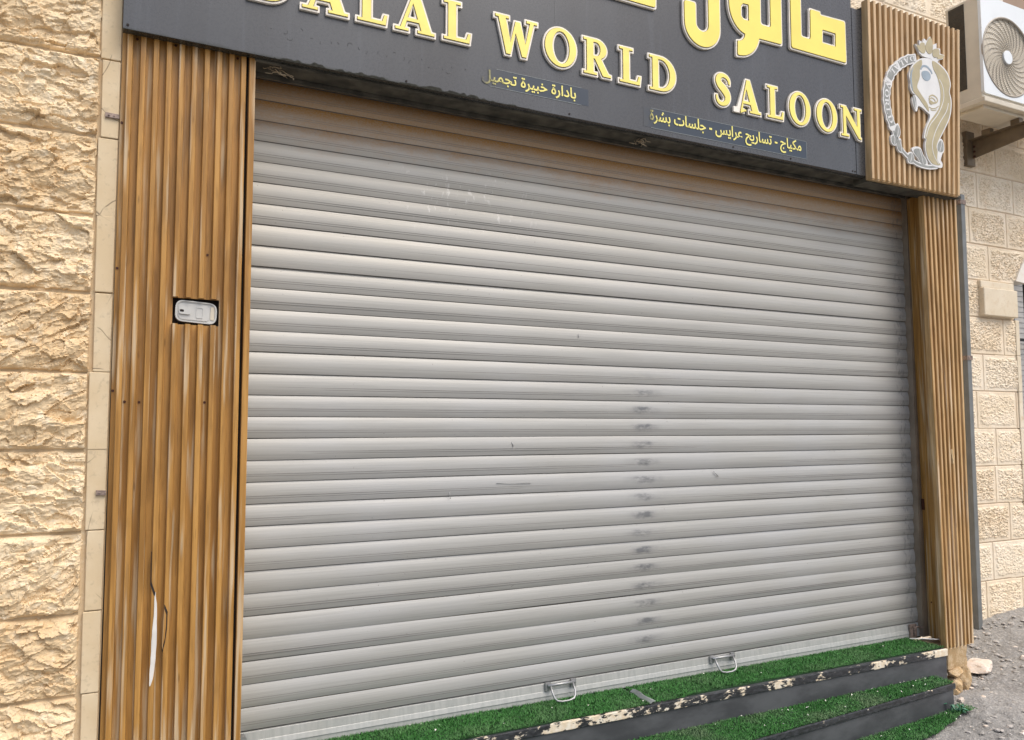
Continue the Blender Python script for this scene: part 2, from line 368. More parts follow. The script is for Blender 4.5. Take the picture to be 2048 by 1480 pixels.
def ground_mat():
    n = NT('gravelly_asphalt', .92, spec=.25)
    v = n.vor(85, None, 'F1', 'Color'); vs = n.t.nodes.new('ShaderNodeSeparateColor'); n.L(v, vs.inputs[0])
    f = n.noise(2.3, None, 5); g = n.noise(38, None, 6, .7); h = n.noise(230, None, 3)
    k = n.mix(n.ss(f, .38, .66), (.24,.232,.222), (.31,.30,.288)); k = n.mix(n.m('MULTIPLY', n.ss(vs.outputs[0], .55, .95), .45), k, (.46,.44,.41))
    k = n.mix(n.m('MULTIPLY', n.ss(g, .54, .72), .55), k, (.11,.10,.09)); k = n.mix(n.m('MULTIPLY', n.ss(h, .56, .7), .4), k, (.14,.132,.12)); n.col(k)
    n.bump(n.m('ADD', n.vor(85), n.m('ADD', g, n.m('MULTIPLY', h, .4))), .55, .008); return n.mat
MAT['ground'] = ground_mat()
MAT['pebble'] = stone('pebble_stone', (.36,.34,.31), (.46,.43,.40), (.24,.22,.21), 3, .3)
MAT['petal'] = simple('dry_white_petal', (.78,.75,.70), .7)
MAT['rock_pink'] = stone('pale_rock', (.68,.58,.49), (.74,.67,.60), (.58,.42,.30), 2.0, .4)
MAT['rock_ochre'] = stone('ochre_rubble', (.46,.32,.17), (.62,.48,.31), (.36,.19,.07), 4.5, .8)
MAT['leaf'] = simple('blue_green_leaf', (.03,.14,.08), .5, 0, .4, 50)
MAT['straw'] = simple('dry_straw', (.42,.33,.22), .8, 0, .3, 60)
MAT['em_white'] = simple('emblem_white', (.66,.655,.64), .4, 0, .04)
MAT['em_beige'] = simple('emblem_beige', (.40,.34,.20), .42, 0, .1, 14)
MAT['em_grey'] = simple('emblem_grey', (.25,.255,.235), .42, 0, .12, 30)
MAT['em_blue'] = simple('emblem_blue_grey', (.27,.33,.38), .4, 0, .1)
MAT['keybox'] = simple('grey_box_plastic', (.52,.515,.49), .4, .1, .04)
# emblem outlines, metres on the logo panel
BODY=[(3.4361,0.6033),(3.3921,0.5782),(3.3566,0.5491),(3.338,0.5173),(3.3262,0.4859),(3.3342,0.4497),(3.331,0.423),(3.3477,0.3943),(3.3681,0.3849),(3.3477,0.3654),(3.346,0.3361),(3.3673,0.2977),(3.3816,0.298),(3.3926,0.3273),(3.4279,0.3221),(3.4527,0.3096),(3.4779,0.3001),(3.484,0.2883),(3.4757,0.2634),(3.4521,0.2272),(3.4353,0.1895),(3.4283,0.1575),(3.4433,0.1519),(3.4326,0.1165),(3.4388,0.0769),(3.4552,0.0389),(3.4947,0.0129),(3.5639,0.0115),(3.5725,0.0379),(3.5596,0.0548),(3.573,0.0861),(3.5885,0.1238),(3.5491,0.1234),(3.5367,0.1332),(3.5561,0.1657),(3.5849,0.2057),(3.6187,0.2529),(3.6484,0.2996),(3.6668,0.3506),(3.6735,0.4117),(3.6603,0.4572),(3.6727,0.4956),(3.6654,0.5362),(3.6452,0.5682),(3.6111,0.5912),(3.5707,0.6079),(3.5315,0.6117),(3.4969,0.6139)]
CROWN=[(3.3875,0.6741),(3.4229,0.6701),(3.4215,0.7034),(3.4474,0.6932),(3.4646,0.7219),(3.487,0.7079),(3.5153,0.744),(3.5344,0.7005),(3.566,0.7158),(3.5642,0.6879),(3.5953,0.691),(3.5935,0.6625),(3.6288,0.661),(3.6139,0.6356),(3.5777,0.622),(3.5661,0.6046),(3.5143,0.6152),(3.4455,0.6171),(3.4204,0.6271)]
ARC=[(3.3927,0.5901),(3.3501,0.581),(3.3072,0.5621),(3.2643,0.5357),(3.2342,0.5122),(3.1999,0.4804),(3.1778,0.4474),(3.1595,0.4067),(3.1473,0.3588),(3.1441,0.3128),(3.1498,0.2686),(3.1598,0.2308),(3.1763,0.1941),(3.1905,0.1568),(3.2022,0.1192),(3.2232,0.0886),(3.2542,0.0595),(3.2859,0.0388),(3.3261,0.0193),(3.367,0.0055),(3.4172,0.0003),(3.4683,0.0021),(3.5293,0.014)]
HAIRL=[(3.432,0.5925),(3.3915,0.5693),(3.3577,0.5389),(3.3374,0.5056),(3.3377,0.4533),(3.3442,0.4198),(3.3644,0.3935),(3.3938,0.3769),(3.431,0.3448),(3.4751,0.3113),(3.468,0.3499),(3.4316,0.3841),(3.3962,0.4182),(3.3882,0.44),(3.4124,0.4915),(3.4149,0.5331),(3.4337,0.5634)]
HAIRR=[(3.5225,0.6056),(3.57,0.5977),(3.6069,0.5814),(3.6392,0.558),(3.6569,0.5285),(3.6636,0.4938),(3.6522,0.4556),(3.6635,0.4098),(3.6569,0.3488),(3.6396,0.3022),(3.611,0.2563),(3.5781,0.2093),(3.5494,0.1693),(3.5276,0.1259),(3.5345,0.0977),(3.5281,0.05),(3.5543,0.0259),(3.4953,0.0217),(3.4599,0.0454),(3.4448,0.0779),(3.4395,0.1176),(3.4484,0.1527),(3.4389,0.1639),(3.4454,0.1883),(3.4614,0.2259),(3.4896,0.2659),(3.5302,0.3083),(3.5633,0.3497),(3.5775,0.3938),(3.5805,0.4419),(3.572,0.4878),(3.5528,0.5316),(3.5285,0.5623)]
S1=[(3.6425,0.388),(3.6214,0.3365),(3.5643,0.2671),(3.5162,0.1943),(3.4913,0.1259),(3.5034,0.0695),(3.5388,0.0282)]
S2=[(3.5735,0.5119),(3.6016,0.4698),(3.6015,0.3983),(3.5522,0.3122),(3.4782,0.2346),(3.444,0.1648)]
EYE=[(3.4295,0.5214),(3.4491,0.5342),(3.4793,0.5374),(3.5001,0.5239),(3.5006,0.5033),(3.4805,0.4845),(3.4545,0.4823),(3.434,0.4959)]
BROW=[(3.4219,0.5374),(3.442,0.5592),(3.4766,0.5634),(3.5058,0.5458),(3.5161,0.5301)]
EAR=[(3.4836,0.3939),(3.5104,0.4096),(3.5405,0.4046),(3.5527,0.3891),(3.5385,0.3717),(3.508,0.369),(3.487,0.3798)]
M1=[(3.4801,0.3374),(3.5058,0.3333),(3.5367,0.3419),(3.5595,0.3579)]
M2=[(3.4923,0.325),(3.5139,0.3242),(3.5404,0.3325)]
P1=[(3.4298,0.6421),(3.4304,0.6806),(3.4584,0.6897),(3.4653,0.6616),(3.4598,0.6415),(3.4423,0.6359)]
P2=[(3.486,0.6471),(3.4751,0.6815),(3.5145,0.7319),(3.5278,0.6931),(3.5166,0.6519)]
P3=[(3.5315,0.6402),(3.535,0.6678),(3.5709,0.6815),(3.5833,0.6693),(3.5684,0.6421),(3.5416,0.6334)]
P4=[(3.5677,0.63),(3.5822,0.651),(3.6178,0.6544),(3.6034,0.6376)]
P5=[(3.4016,0.6683),(3.4225,0.6629),(3.4229,0.6406),(3.4091,0.6523)]
L1=[(3.2035,0.1732),(3.2225,0.1935),(3.2374,0.1676),(3.2343,0.1415),(3.2156,0.127),(3.2018,0.1418)]
L2=[(3.1725,0.1228),(3.2012,0.1303),(3.2181,0.1133),(3.1987,0.0847),(3.1749,0.0921)]
L3=[(3.2119,0.1038),(3.2409,0.1142),(3.2473,0.0811),(3.2608,0.0605),(3.2335,0.0534),(3.2159,0.0733)]
L4=[(3.2985,0.0437),(3.3241,0.0562),(3.3394,0.0328),(3.3339,0.0091),(3.3006,0.0069)]
L5=[(3.3419,0.0761),(3.3635,0.0882),(3.3971,0.0877),(3.4124,0.0613),(3.4363,0.036),(3.4349,0.0127),(3.4009,0.0105),(3.3773,0.0386),(3.3493,0.0601)]
L6=[(3.5356,0.1154),(3.551,0.1531),(3.5736,0.1656),(3.587,0.1412),(3.5831,0.1083),(3.5519,0.0975)]

# ================================================================== THE PLACE
def gz(X, Y):
    X = np.asarray(X, float); Y = np.asarray(Y, float)
    z = -2.825 + .085*np.clip(X-3.9, 0, 30) + .02*sstep(3.2, 3.9, X)
    z = z + .03*sstep(-.1, .42, Y)*sstep(4.5, 4.9, X)
    return z - .012*np.clip(-Y-1.0, 0, 8)

def axis(pts):       # [(start, step), ..., end]
    out = []
    for i in range(len(pts)-1):
        a, st = pts[i]; b = pts[i+1][0]; n = max(1, int(round((b-a)/st))); out += list(np.linspace(a, b, n, endpoint=False))
    return np.array(out + [pts[-1][0]])
def grid_mesh(mb, X, Y, P, keep=None, mat=None, smooth=False):   # P: (ny,nx,3)
    ny, nx = P.shape[:2]; o = len(mb.v); mb.v += P.reshape(-1, 3).tolist()
    for j in range(ny-1):
        for i in range(nx-1):
            if keep is not None and not keep[j, i]: continue
            a = o+j*nx+i; mb.f.append((a, a+1, a+nx+1, a+nx)); mb.m.append(int(mat[j, i]) if mat is not None else 0); mb.sm.append(smooth)

# ---- ground
gx = axis([(-600, 150), (-60, 15), (-15, 2), (-3, .25), (1.5, .06), (2.4, .012), (5.7, .05), (7, .5), (15, 5), (60, 120), (600, 1)])
gy = axis([(-600, 150), (-60, 15), (-10, 1.0), (-3, .15), (-1.2, .012), (.5, .1), (1.0, 2), (5, 20), (60, 120), (600, 1)])
GX, GY = np.meshgrid(gx, gy)
GZ = gz(GX, GY) + .012*fbm(GX*3, GY*3, 5) + .010*fbm(GX*14, GY*14, 6, 3) + .012*np.maximum(0, facets(GX*30, GY*30, 9, .6)-.12)
near = sstep(40, 10, np.hypot(GX, GY)); GZ = np.where(near > 0, GZ, gz(GX, GY))
GZ = np.where(GY > .9, np.minimum(GZ, -2.9), GZ)
mb = MB(); mb.base = (0, 0, -2.82); grid_mesh(mb, gx, gy, np.stack([GX, GY, GZ], -1), smooth=True)
g = mb.build('ground', MAT['ground']); g['kind'] = 'structure'

# loose pebbles over the gravelly edge
rng = np.random.default_rng(4)
mb = MB(); mb.base = (3.9, -.4, -2.8)
ico = [(0,0,1),(.89,0,.45),(.28,.85,.45),(-.72,.53,.45),(-.72,-.53,.45),(.28,-.85,.45),(.72,.53,-.45),(-.28,.85,-.45),(-.89,0,-.45),(-.28,-.85,-.45),(.72,-.53,-.45),(0,0,-1)]
icf = [(0,1,2),(0,2,3),(0,3,4),(0,4,5),(0,5,1),(1,6,2),(2,7,3),(3,8,4),(4,9,5),(5,10,1),(1,10,6),(2,6,7),(3,7,8),(4,8,9),(5,9,10),(6,11,7),(7,11,8),(8,11,9),(9,11,10),(10,11,6)]
for k in range(2600):
    X, Y = rng.uniform(2.9, 5.6), rng.uniform(-1.1, .40)
    if X < 3.45 and Y > -.52: continue
    if X < 4.0 and Y > -.12: continue
    r = .003 + .012*rng.random()**4; sx, sy, sz = r*(1+.8*rng.random()), r*(1+.6*rng.random()), r*(.5+.3*rng.random())
    z = float(gz(X, Y)) + sz*.4; a = rng.uniform(0, 6.28)
    mb.add([(X + (p[0]*sx*math.cos(a)-p[1]*sy*math.sin(a))*(1+.25*rng.standard_normal()*.6), Y + p[0]*sx*math.sin(a)+p[1]*sy*math.cos(a), z+p[2]*sz) for p in ico], icf, int(rng.random() < .09))
tag(mb.build('gravel', [MAT['pebble'], MAT['rock_pink']]), kind='stuff')

# ---- left stone wall (rock-faced courses with a dressed margin)
YW = -.165
lw = thing('stone_wall', 'ochre rock-faced stone wall with a narrow dressed margin beside the wide wood slat panel', 'wall', (-.9, -.1, -2.84))
JL = [.60, .335, .075, -.184, -.448, -.712, -.966, -1.223, -1.473, -1.730, -1.981, -2.233, -2.49, -2.75, -3.0]
JL = [1.64, 1.38, 1.12, .86] + JL
def rock_wall(xs, zs, joints, vjoint, amp, seed, jw=.007):
    X, Z = np.meshgrid(xs, zs)
    dz = np.full(X.shape, 9.0); row = np.zeros(X.shape, int)
    for j, zj in enumerate(joints):
        zz = zj + .004*vn(X*3, X*0+j, seed)
        d = np.abs(Z-zz); dz = np.minimum(dz, d); row += (Z < zz).astype(int)
    dx = np.full(X.shape, 9.0); blk = np.zeros(X.shape, int)
    for r in range(0, len(joints)+1):
        for xv in vjoint(r):
            m = row == r; dx = np.where(m, np.minimum(dx, np.abs(X-xv)), dx); blk = np.where(m & (X > xv), blk+1, blk)
    return X, Z, dz, dx, row, blk
xs = axis([(-3.4, .02), (-2.0, .0075), (-.95, .0036), (-.508, 1)]); zs = axis([(-2.84, .006), (-2.45, .0036), (.15, .010), (1.6, 1)])
def vjl(r):
    random.seed(100+r); o = -.95-.5*random.random(); L = [-.508]
    while o > -3.6: L.append(o); o -= .45+.25*random.random()
    return L
X, Z, dz, dx, row, blk = rock_wall(xs, zs, JL, vjl, .03, 3)
s_ = row*13 + blk*37
wx, wz = X + .018*fbm(X*16, Z*16, 21), Z + .018*fbm(X*16, Z*16, 22)
ang = np.array([.35, -.15, .5, .1, -.3, .25, .05, .3, -.1, .2, 0, .4])[row % 12]
u = wx*np.cos(ang)+wz*np.sin(ang); v = -wx*np.sin(ang)+wz*np.cos(ang)
h = .66*facets(u*7+s_*3.1, v*14+s_*1.7, 31, 1.6) + .50*facets(u*15+s_, v*32-s_, 41, 1.6) + .22*facets(u*38, v*66, 51, 1.5) + .09*facets(u*80, v*130, 55, 1.5) + .45*fbm(u*5+s_, v*9, 61, 4) + .16*fbm(u*60, v*95, 71, 3)
rag = .010*fbm(X*30, Z*30, 81, 3)
e = sstep(.001, .018, dz+rag)*sstep(.001, .020, dx+rag*1.2)
bulge = sstep(.0, .12, dz)*sstep(0, .14, dx)
groove = (dz < .0055+.003*fbm(X*30, Z*9, 91, 2)) | (dx < .008+.005*fbm(X*9, Z*30, 92, 2))
H = .004 + e*(.010 + .005*bulge + .025*h); H = np.where(groove, -.004 + .003*fbm(X*80, Z*80, 95, 2), H)
P = np.stack([X, YW-H, Z], -1); gm = (groove[:-1, :-1] & groove[1:, 1:]).astype(int)
gm = np.where(gm == 0, np.where(((row*7+blk*5) % 3 == 1)[:-1, :-1], 2, 0), gm)
mb = MB(); grid_mesh(mb, xs, zs, P, mat=gm); mb.box(-3.4, -.508, -.150, -.09, -2.84, 1.6, 1)
mb.build('rock_face', [MAT['stone'], MAT['mortar'], MAT['stone_b']], lw)
mb = MB()
random.seed(8)
for a, b in zip(JL[:-1], JL[1:]):
    o = random.uniform(-.004, .006); t = random.uniform(-.003, .003); xw = -.503+random.uniform(-.008, .002)+.006*(a+1.2)/1.4*-1
    mb.hexa([(xw, -.177+t, b+.0012+o), (-.4535, -.177+t, b+.0012+o), (xw, -.10, b+.0012+o), (-.4535, -.10, b+.0012+o),
             (xw-.002, -.177, a-.0012+o), (-.4535, -.177, a-.0012+o), (xw-.002, -.10, a-.0012+o), (-.4535, -.10, a-.0012+o)])
mb.build('dressed_margin', MAT['strip'], lw, bevel=.003, seg=3)
mb = MB(); mb.box(-.52, -.30, -.165, -.09, -2.84, 1.6); mb.box(-.30, -.02, -.15, .10, -2.84, 1.6)
mb.build('mortar_bed', MAT['mortar'], lw)

# ---- shopfront masonry behind the sign and the right pier
sw = thing('shopfront_masonry', 'ochre stone lintel and pier that carry the dark sign and the narrow slat column', 'wall', (1.8, .1, -2.8))
mb = MB(); mb.box(-.02, 2.9, -.07, .44, .02, 1.12); mb.box(2.9, 3.62, -.07, .44, .02, .78); mb.box(3.64, 3.80, -.13, .44, -2.55, .78); mb.box(3.60, 3.64, .02, .44, -2.55, .02)
mb.build('pier', MAT['rock_ochre'], sw)
mb = MB(); mb.box(-.02, 3.64, .20, .44, -2.8, .02); mb.build('inner_wall', MAT['mortar'], sw)

# ---- right stone wall (drafted blocks, tooled centres), set back
YR = .45
rw = thing('stone_wall', 'paler tooled stone wall set back beyond the narrow slat column, with an arched window', 'wall', (5.2, .6, -2.75))
JR = [.41+.26*i for i in range(8, -13, -1)]
VJ = {}
for r in range(0, 24):
    random.seed(300+r); off = [4.89, 4.66, 5.06, 4.78, 4.97][r % 5]; VJ[r] = [off + .42*k*(1+.0) + .04*random.random() for k in range(-14, 12)]
# courses seen beside the arch keep the joints of the photo
xs = axis([(-.6, .03), (2.9, .012), (4.68, .0046), (5.56, .014), (7.6, .05), (9, 1)]); zs = axis([(-2.86, .0046), (.55, .008), (1.75, .03), (2.6, 1)])
X, Z, dz, dx, row, blk = rock_wall(xs, zs, JR, lambda r: VJ.get(r, []), .02, 7)
s_ = row*11+blk*29
wx, wz = X + .012*fbm(X*26, Z*26, 121), Z + .012*fbm(X*26, Z*26, 122)
worm = 1-np.abs(fbm(wx*56+s_, wz*82, 131, 3))*3.2
h = (.6+.5*((row*5+blk*3) % 4-1.5)*.3)*worm + .5*facets(wx*60+s_, wz*92, 141, 1.2) + .35*fbm(wx*12+s_, wz*14, 151, 3)
inn = sstep(.020, .036, dz+.012*fbm(X*30, Z*30, 161, 3))*sstep(.020, .040, dx+.014*fbm(X*30, Z*30, 162, 3))
groove = (dz < .0042) | (dx < .0042)
H = .004 + inn*(.003+.0085*h) + .0012*fbm(X*50, Z*50, 171, 3); H = np.where(groove, -.003, H)
P = np.stack([X, YR-H, Z], -1); gm = (groove[:-1, :-1] & groove[1:, 1:]).astype(int)
bk = ((row*7+blk*11+row*blk) % 5)[:-1, :-1]; gm = np.where(gm == 0, np.where(bk == 1, 2, np.where(bk == 3, 3, 0)), gm)
xc, zc = (X[:-1, :-1]+X[1:, 1:])/2, (Z[:-1, :-1]+Z[1:, 1:])/2
XJ0, XJ1 = 5.355, 6.845     # window opening incl. dressed jamb
inarch = (zc > -.39) & (((xc-6.1)**2+(zc+.72)**2) < .814**2)
inwin = (xc > XJ0) & (xc < XJ1) & (zc < -.38)
toph = (xc > 5.17) & (xc < 6.6) & (zc > 1.13) & (zc < 2.40)
keep = ~(inarch | inwin | toph | ((xc < 2.9) & (zc < .6)))
mb = MB(); grid_mesh(mb, xs, zs, P, keep=keep, mat=gm); mb.build('tooled_face', [MAT['stone_pale'], MAT['mortar_pale'], MAT['stone_pale_b'], MAT['stone_pale_c']], rw)
mb = MB(); mb.box(-.6, 4.70, .465, .60, -2.86, 2.6); mb.box(4.70, XJ0, .465, .60, -2.86, 1.10); mb.build('backing', MAT['mortar_pale'], rw)
# dressed jambs, one stone per course
mb = MB(); random.seed(3)
for a, b in zip(JR[:-1], JR[1:]):
    if a > -.5: continue
    t = random.uniform(0, .004)
    for x0, x1 in ((XJ0+.004, XJ0+.048), (XJ1-.048, XJ1-.004)): mb.box(x0, x1, YR-.012-t, .62, max(b, -2.9)+.002, a-.002)
mb.build('jamb', MAT['dressed'], rw, bevel=.004)
mb = MB()
for x0, x1 in ((4.955, 5.335), (6.865, 7.245)):
    mb.box(x0, x1, YR-.052, YR+.1, -.622, -.425); mb.box(x0, x1, YR-.030, YR+.1, -.425, -.372)
mb.build('impost', MAT['dressed'], rw, bevel=.007, seg=3)
mb = MB(); ao = [(6.1+.812*math.sin(t), -.72+.812*math.cos(t)) for t in np.linspace(-1.09, 1.09, 40)]; ai = [(6.1+.70*math.sin(t), -.72+.70*math.cos(t)) for t in np.linspace(1.02, -1.02, 40)]
mb.shape([ao+ai], .62, YR-.02); mb.build('arch_ring', MAT['white_stone'], rw)
mb = MB(); mb.box(XJ0+.05, XJ1-.05, YR+.0, .62, -2.9, -1.615); mb.build('apron_wall', MAT['white_stone'], rw)
# arched window: slatted blind, sill, iron grille
wn = MB(); wn.box(XJ0-.03, XJ1+.03, .585, .60, -1.60, .11); wdw = wn.build('window', MAT['grey_slat'], rw)
def sub(o):   # lets a part carry sub-parts, built in the same frame
    o['_b'] = o.parent['_b'] if o.parent else list(o.location); return o
sub(wdw)
mb = MB()
for k in range(41): z0 = -1.575+k*.04; mb.hexa([(XJ0+.055, .572, z0), (XJ1-.055, .572, z0), (XJ0+.055, .584, z0), (XJ1-.055, .584, z0), (XJ0+.055, .576, z0+.0385), (XJ1-.055, .576, z0+.0385), (XJ0+.055, .584, z0+.0385), (XJ1-.055, .584, z0+.0385)])
mb.build('blind', MAT['grey_slat'], wdw)
mb = MB(); mb.box(XJ0+.05, XJ1-.05, .41, .60, -1.614, -1.575); mb.build('sill', MAT['dressed'], wdw, bevel=.004)
mb = MB()
for k in range(10): x = XJ0+.085+k*.145; mb.tube([(x, .50, -1.57), (x, .50, -.25+.2*math.sin(math.pi*k/9))], .008, 6)
for z in (-.76, -1.48): mb.box(XJ0+.05, XJ1-.05, .490, .505, z-.010, z+.010)
for k in range(5):
    x = XJ0+.085+k*.29; mb.tube([(x-.02+.028*math.cos(a)*(1+.25*math.sin(3*a)), .494, -1.12+.17*math.sin(a)) for a in np.linspace(0, 6.28, 24)], .006, 6)
    for s in (1, -1): mb.tube([(x-.02+.018*math.cos(a), .494, -1.12+s*.19+.018*math.sin(a)) for a in np.linspace(0, 6.28, 12)], .005, 6)
mb.build('grille', MAT['iron'], wdw)
# upper window behind the air conditioner
mb = MB(); mb.box(5.16, 6.61, .60, .62, 1.10, 2.42); uw = sub(mb.build('window', MAT['glass'], rw))
mb = MB(); mb.box(5.165, 5.395, .435, .60, 1.125, 2.405); mb.box(5.395, 6.61, .435, .60, 2.30, 2.405); mb.build('frame', MAT['alu_frame'], uw, bevel=.004)
mb = MB(); mb.box(5.395, 6.6, .50, .59, 1.125, 2.30); mb.build('blind', MAT['brown_board'], uw)

# ---- roller shutter
sh = thing('roller_shutter', 'closed grey metal roller shutter with a pale bottom bar and two pull handles', 'shutter', (0, 0, -2.56))
mb = MB(); random.seed(5)
xsl = np.linspace(-.06, 3.62, 24)
def slat_y(t):       # arc: the face leans back at the top edge and tucks under at the foot
    a0, a1 = math.radians(-19), math.radians(23); R = .076/(math.sin(a1)-math.sin(a0)); s = math.sin(a0)+(math.sin(a1)-math.sin(a0))*t
    return -.003 - R*(math.sqrt(1-s*s)-math.cos(a1))
for k in range(-2, 31):
    zt = -.08*k; zb = zt-.08
    tl = random.gauss(0, .0016); yo = random.gauss(0, .0007); sg = random.gauss(0, .0009)
    prof = []
    for i in range(13):
        t = i/12                       # 0 bottom .. 1 top
        prof.append((slat_y(t) + tl*(t-.5) + yo, zb+.0018+(.08-.0028)*t))
    vs, fs = [], []
    for x in xsl:
        wv = sg*math.sin(x*2.1+k)
        for y, z in prof: vs.append((x, y+wv*.6, z+wv))
    n = len(prof)
    for i in range(len(xsl)-1):
        for j in range(n-1): a = i*n+j; fs.append((a, a+n, a+n+1, a+1))
    mb.add(vs, fs, 0, True)
    # rolled hook joint under the slat and two fine pressed lines
    mb.box(-.06, 3.62, .0000, .004, zb-.002, zb+.004, 1)
    for t, dd in ((.36, .0006), (.26, .0006)):
        y = slat_y(t)+yo; z = zb+.0026+.076*t
        mb.hexa([(-.06, y-.0003, z-.0006), (3.62, y-.0003, z-.0006), (-.06, y+.002, z-.0006), (3.62, y+.002, z-.0006), (-.06, y-.0005, z+.0006), (3.62, y-.0005, z+.0006), (-.06, y+.002, z+.0006), (3.62, y+.002, z+.0006)], 1)
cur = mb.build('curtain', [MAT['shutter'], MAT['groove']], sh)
mb = MB(); mb.hexa([(-.06, -.020, -2.556), (3.612, -.020, -2.556), (-.06, .012, -2.556), (3.612, .012, -2.556), (-.06, -.012, -2.484), (3.612, -.012, -2.484), (-.06, .012, -2.484), (3.612, .012, -2.484)])
mb.hexa([(-.06, -.0215, -2.535), (3.612, -.0215, -2.535), (-.06, -.018, -2.535), (3.612, -.018, -2.535), (-.06, -.0165, -2.515), (3.612, -.0165, -2.515), (-.06, -.014, -2.515), (3.612, -.014, -2.515)])
mb.build('bottom_bar', MAT['bar'], sh, bevel=.002)
mb = MB(); mb.box(-.06, 3.612, -.014, .012, -2.566, -2.557); mb.build('rubber_seal', MAT['dark_gap'], sh)
for x0 in (1.240, 2.127):
    mb = MB()
    for x in (x0, x0+.125): mb.box(x-.012, x+.012, -.026, -.016, -2.512, -2.478)
    mb.tube([(x0-.004, -.031, -2.489), (x0+.129, -.031, -2.489)], .0062, 8)
    L = [(x0+.008, -.033, -2.491), (x0+.008, -.050, -2.515), (x0+.012, -.060, -2.534), (x0+.022, -.066, -2.544), (x0+.045, -.069, -2.549), (x0+.080, -.069, -2.549), (x0+.103, -.066, -2.544), (x0+.113, -.060, -2.534), (x0+.117, -.050, -2.515), (x0+.117, -.033, -2.491)]
    mb.tube(L, .0045, 8); mb.build('handle', MAT['steel'], sh)
mb = MB(); mb.box(3.508, 3.560, -.030, -.016, -2.556, -2.484); mb.box(3.530, 3.548, -.040, -.028, -2.54, -2.50)
mb.tube([(3.545, -.034, -2.497), (3.575, -.036, -2.500), (3.60, -.038, -2.508), (3.612, -.038, -2.525), (3.612, -.038, -2.556)], .0055, 8)
mb.build('side_latch', MAT['rust'], sh, bevel=.002)
mb = MB(); mb.disc_y(.004, -2.497, .013, -.045, -.015, 16); mb.tube([(.004, -.04, -2.51), (.01, -.05, -2.53), (-.01, -.05, -2.535), (-.012, -.04, -2.512)], .004, 6); mb.build('lock_pin', MAT['steel'], sh)
mb = MB(); mb.box(3.594, 3.601, -.042, .02, -2.556, .1); mb.box(3.601, 3.66, -.045, .02, -2.556, .1); mb.build('guide_rail', MAT['guide'], sh)
mb = MB(); mb.box(-.09, -.03, -.045, .02, -2.556, .1); mb.build('guide_rail', MAT['guide'], sh)
for pth, r in (([(2.165, -.0155, -1.613), (2.178, -.0172, -1.625), (2.192, -.0172, -1.640)], .0020), ([(1.005, -.0135, -1.634), (1.08, -.0145, -1.637), (1.165, -.0138, -1.639)], .0011),
               ([(.793, -.0128, -1.664), (.797, -.0132, -1.690)], .0013), ([(1.078, -.0132, -1.462), (1.083, -.0140, -1.482)], .0016), ([(1.412, -.0128, -.984), (1.410, -.0135, -1.000)], .0015)):
    mb = MB(); mb.tube(pth, r, 6); mb.build('scratch', MAT['steel'], sh)

# ---- wide wood slat panel, left of the shutter
def slats(mb, x0, x1, z0, z1, first, pitch, cw, yv, yc, yb, skew=None, edge=None):
    """one fluted board from x0 to x1: valleys at yv, crests (width cw) at yc"""
    pts = [(x0, yb), (x0, yv)]
    x = first
    while x + cw <= x1+1e-6:
        pts += [(x-.0008, yv), (x+.0006, yc+.002), (x+.0022, yc), (x+cw-.0022, yc), (x+cw-.0006, yc+.002), (x+cw+.0008, yv)]; x += pitch
    pts += [(x1, yv), (x1, yb)]
    q = [pts[0]]
    for p in pts[1:]:
        if p[0] >= q[-1][0]-1e-6 or p[1] == yb: q.append(p)
    n = len(q); o = [(px, py, z) for z in (z0, z1) for px, py in q]
    if skew: o = [(skew(px, py, z), py, z) for px, py, z in o]
    f = [(i, (i+1) % n, n+(i+1) % n, n+i) for i in range(n)] + [tuple(range(n-1, -1, -1)), tuple(range(n, 2*n))]
    return mb.add(o, f)
YC, YV, YB = -.201, -.1765, -.168
lp = thing('slat_panel', 'wide golden wood slat panel left of the shutter, torn open near its foot', 'wall panel', (-.24, -.18, -2.78))
lean = lambda x, y, z: x - .0045*(z+.07)/-2.3*-1 if False else x + .006*(-.07-z)/2.35*(-x/.45)
mb = MB(); F0 = -.437
HX0, HX1, HZ0, HZ1 = -.2745, -.1270, -1.054, -.964
slats(mb, -.451, -.0555, HZ1, -.070, F0, .0401, .0185, YV, YC, YB, lean)
slats(mb, -.451, HX0, HZ0, HZ1, F0, .0401, .0185, YV, YC, YB, lean)
slats(mb, HX1, -.0555, HZ0, HZ1, F0+.0401*8, .0401, .0185, YV, YC, YB, lean)
slats(mb, -.451, -.0555, -2.78, HZ0, F0, .0401, .0185, YV, YC, YB, lean)
mb.build('slats', MAT['wood'], lp)
mb = MB(); mb.hexa([(-.048, -.203, -2.78), (-.027, -.203, -2.78), (-.048, -.02, -2.78), (-.027, -.02, -2.78), (-.048, -.203, -.075), (-.027, -.203, -.075), (-.048, -.02, -.075), (-.027, -.02, -.075)])
mb.build('edge_trim', MAT['wood'], lp, bevel=.0015)
mb = MB(); mb.box(-.450, -.049, -.166, -.150, -2.779, HZ0); mb.box(-.450, -.049, -.166, -.150, HZ1, -.075)
mb.box(-.450, HX0, -.166, -.150, HZ0, HZ1); mb.box(HX1, -.049, -.166, -.150, HZ0, HZ1); mb.box(-.0545, -.0485, -.175, -.1665, -2.779, -.076); mb.box(HX0, HX1, -.152, -.149, HZ0, HZ1)
mb.build('dark_backing', MAT['dark_gap'], lp)
for x, z in ((-.407, -.098), (-.288, -.094), (-.086, -.097), (-.4435, -.88), (-.4435, -1.281), (-.408, -1.316), (-.3655, -1.317), (-.165, -1.315), (-.4445, -.392), (-.168, -.81)):
    mb = MB(); mb.disc_y(x, z, .0042, YV-.0022, YV+.002, 12); mb.build('screw', MAT['screw'], lp)
